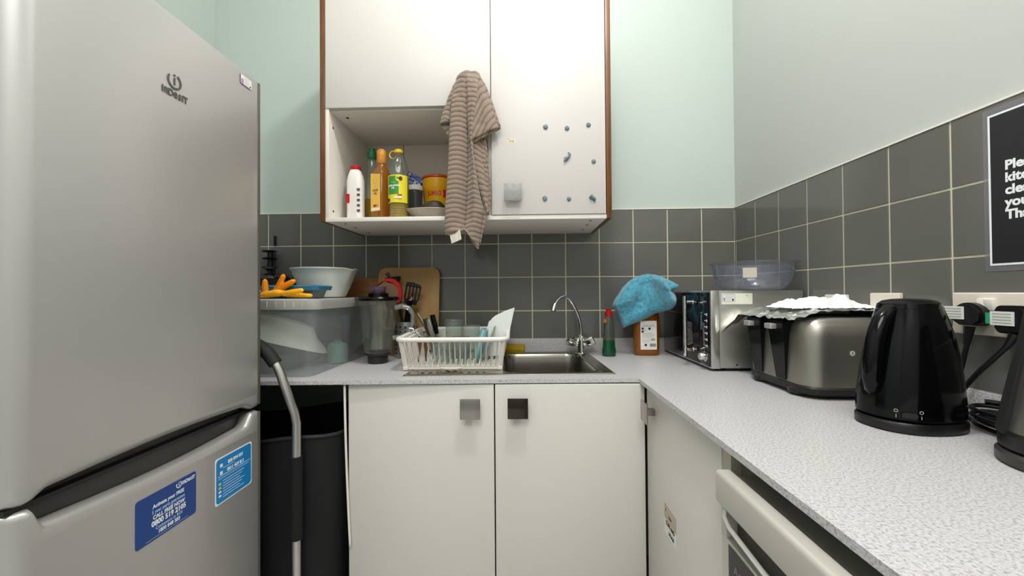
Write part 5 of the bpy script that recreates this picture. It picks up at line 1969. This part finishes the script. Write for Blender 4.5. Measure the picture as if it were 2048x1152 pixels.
# back right layer falling behind, with its inner side showing
strip(mb, [tp(944, 268, .012), tp(940, 300, .014), tp(941, 330, .02), tp(950, 360, .02), tp(962, 390, .02), tp(975, 425, .016)],
      [tp(968, 262, .016), tp(974, 300, .018), tp(977, 335, .018), tp(980, 360, .018), tp(981, 395, .016), tp(977, 428, .016)],
      lambda u, v: -.006 * math.sin(u * 6), 14, 30, ang=-28)
strip(mb, [tp(938, 290, .030), tp(938, 340, .032), tp(940, 400, .03), tp(945, 460, .024)],
      [tp(966, 280, .024), tp(976, 340, .024), tp(980, 400, .022), tp(960, 490, .016)], lambda u, v: .003 * math.sin(u * 6), 12, 30, .3, 1.0)
# left back flap
strip(mb, [tp(908, 165, .014), tp(896, 190, .016), tp(884, 222, .018), tp(878, 245, .018)],
      [tp(922, 155, .018), tp(912, 190, .018), tp(905, 220, .016), tp(903, 240, .012)], bulge(.008), 14, 24, ang=-12)
strip(mb, [tp(878, 244, .020), tp(886, 256, .024), tp(899, 274, .024)], [tp(906, 238, .022), tp(906, 250, .024), tp(904, 276, .022)], lambda u, v: .0, 10, 10, .26, .34)
# far right crest behind
strip(mb, [tp(944, 145, .012), tp(960, 165, .016), tp(975, 200, .018), tp(985, 240, .02)],
      [tp(957, 146, .02), tp(972, 170, .022), tp(985, 205, .022), tp(1001, 252, .018)], lambda u, v: -.004 * math.sin(PI * u), 8, 24, ang=70)
# cap over the knob
strip(mb, [tp(912, 157, .012), tp(922, 147, .02), tp(936, 143, .022), tp(952, 143, .022), tp(960, 149, .02)],
      [tp(914, 168, .0), tp(926, 158, -.004), tp(938, 156, -.006), tp(950, 156, -.004), tp(958, 160, .006)], lambda u, v: -.004 * math.sin(PI * u), 10, 20, 0, .1)
tw = mb.build('hand_towel', TOWEL, loc=(-1.115, TYY, 1.32), ang=70)
solid(tw, .004)
tag(tw, 'taupe ribbed hand towel hanging from the cupboard handle', 'towel')
mb = MB()
a, b_, c_, d_ = tp(901, 468, -.012), tp(922, 460, -.014), tp(925, 479, -.014), tp(905, 487, -.012)
mb.add([a, b_, c_, d_] + [(p[0], p[1] + .0012, p[2]) for p in (a, b_, c_, d_)], [[0, 1, 2, 3], [7, 6, 5, 4], [0, 4, 5, 1], [1, 5, 6, 2], [2, 6, 7, 3], [3, 7, 4, 0]])
mb.build('care_tag', pm('tag_cloth', '#cfc9bb', .7, var=.1, vscale=90), tw)
mb = MB()
mb.tube([tp(893, 462, -.004), tp(900, 470, -.010), tp(912, 466, -.012), tp(929, 458, -.006), tp(938, 466, -.008), tp(946, 482, -.006), tp(957, 497, .004)], .003, 8)
mb.build('hem', pm('towel_hem', '#9b8979', .95, bump=.5, bscale=300), tw)
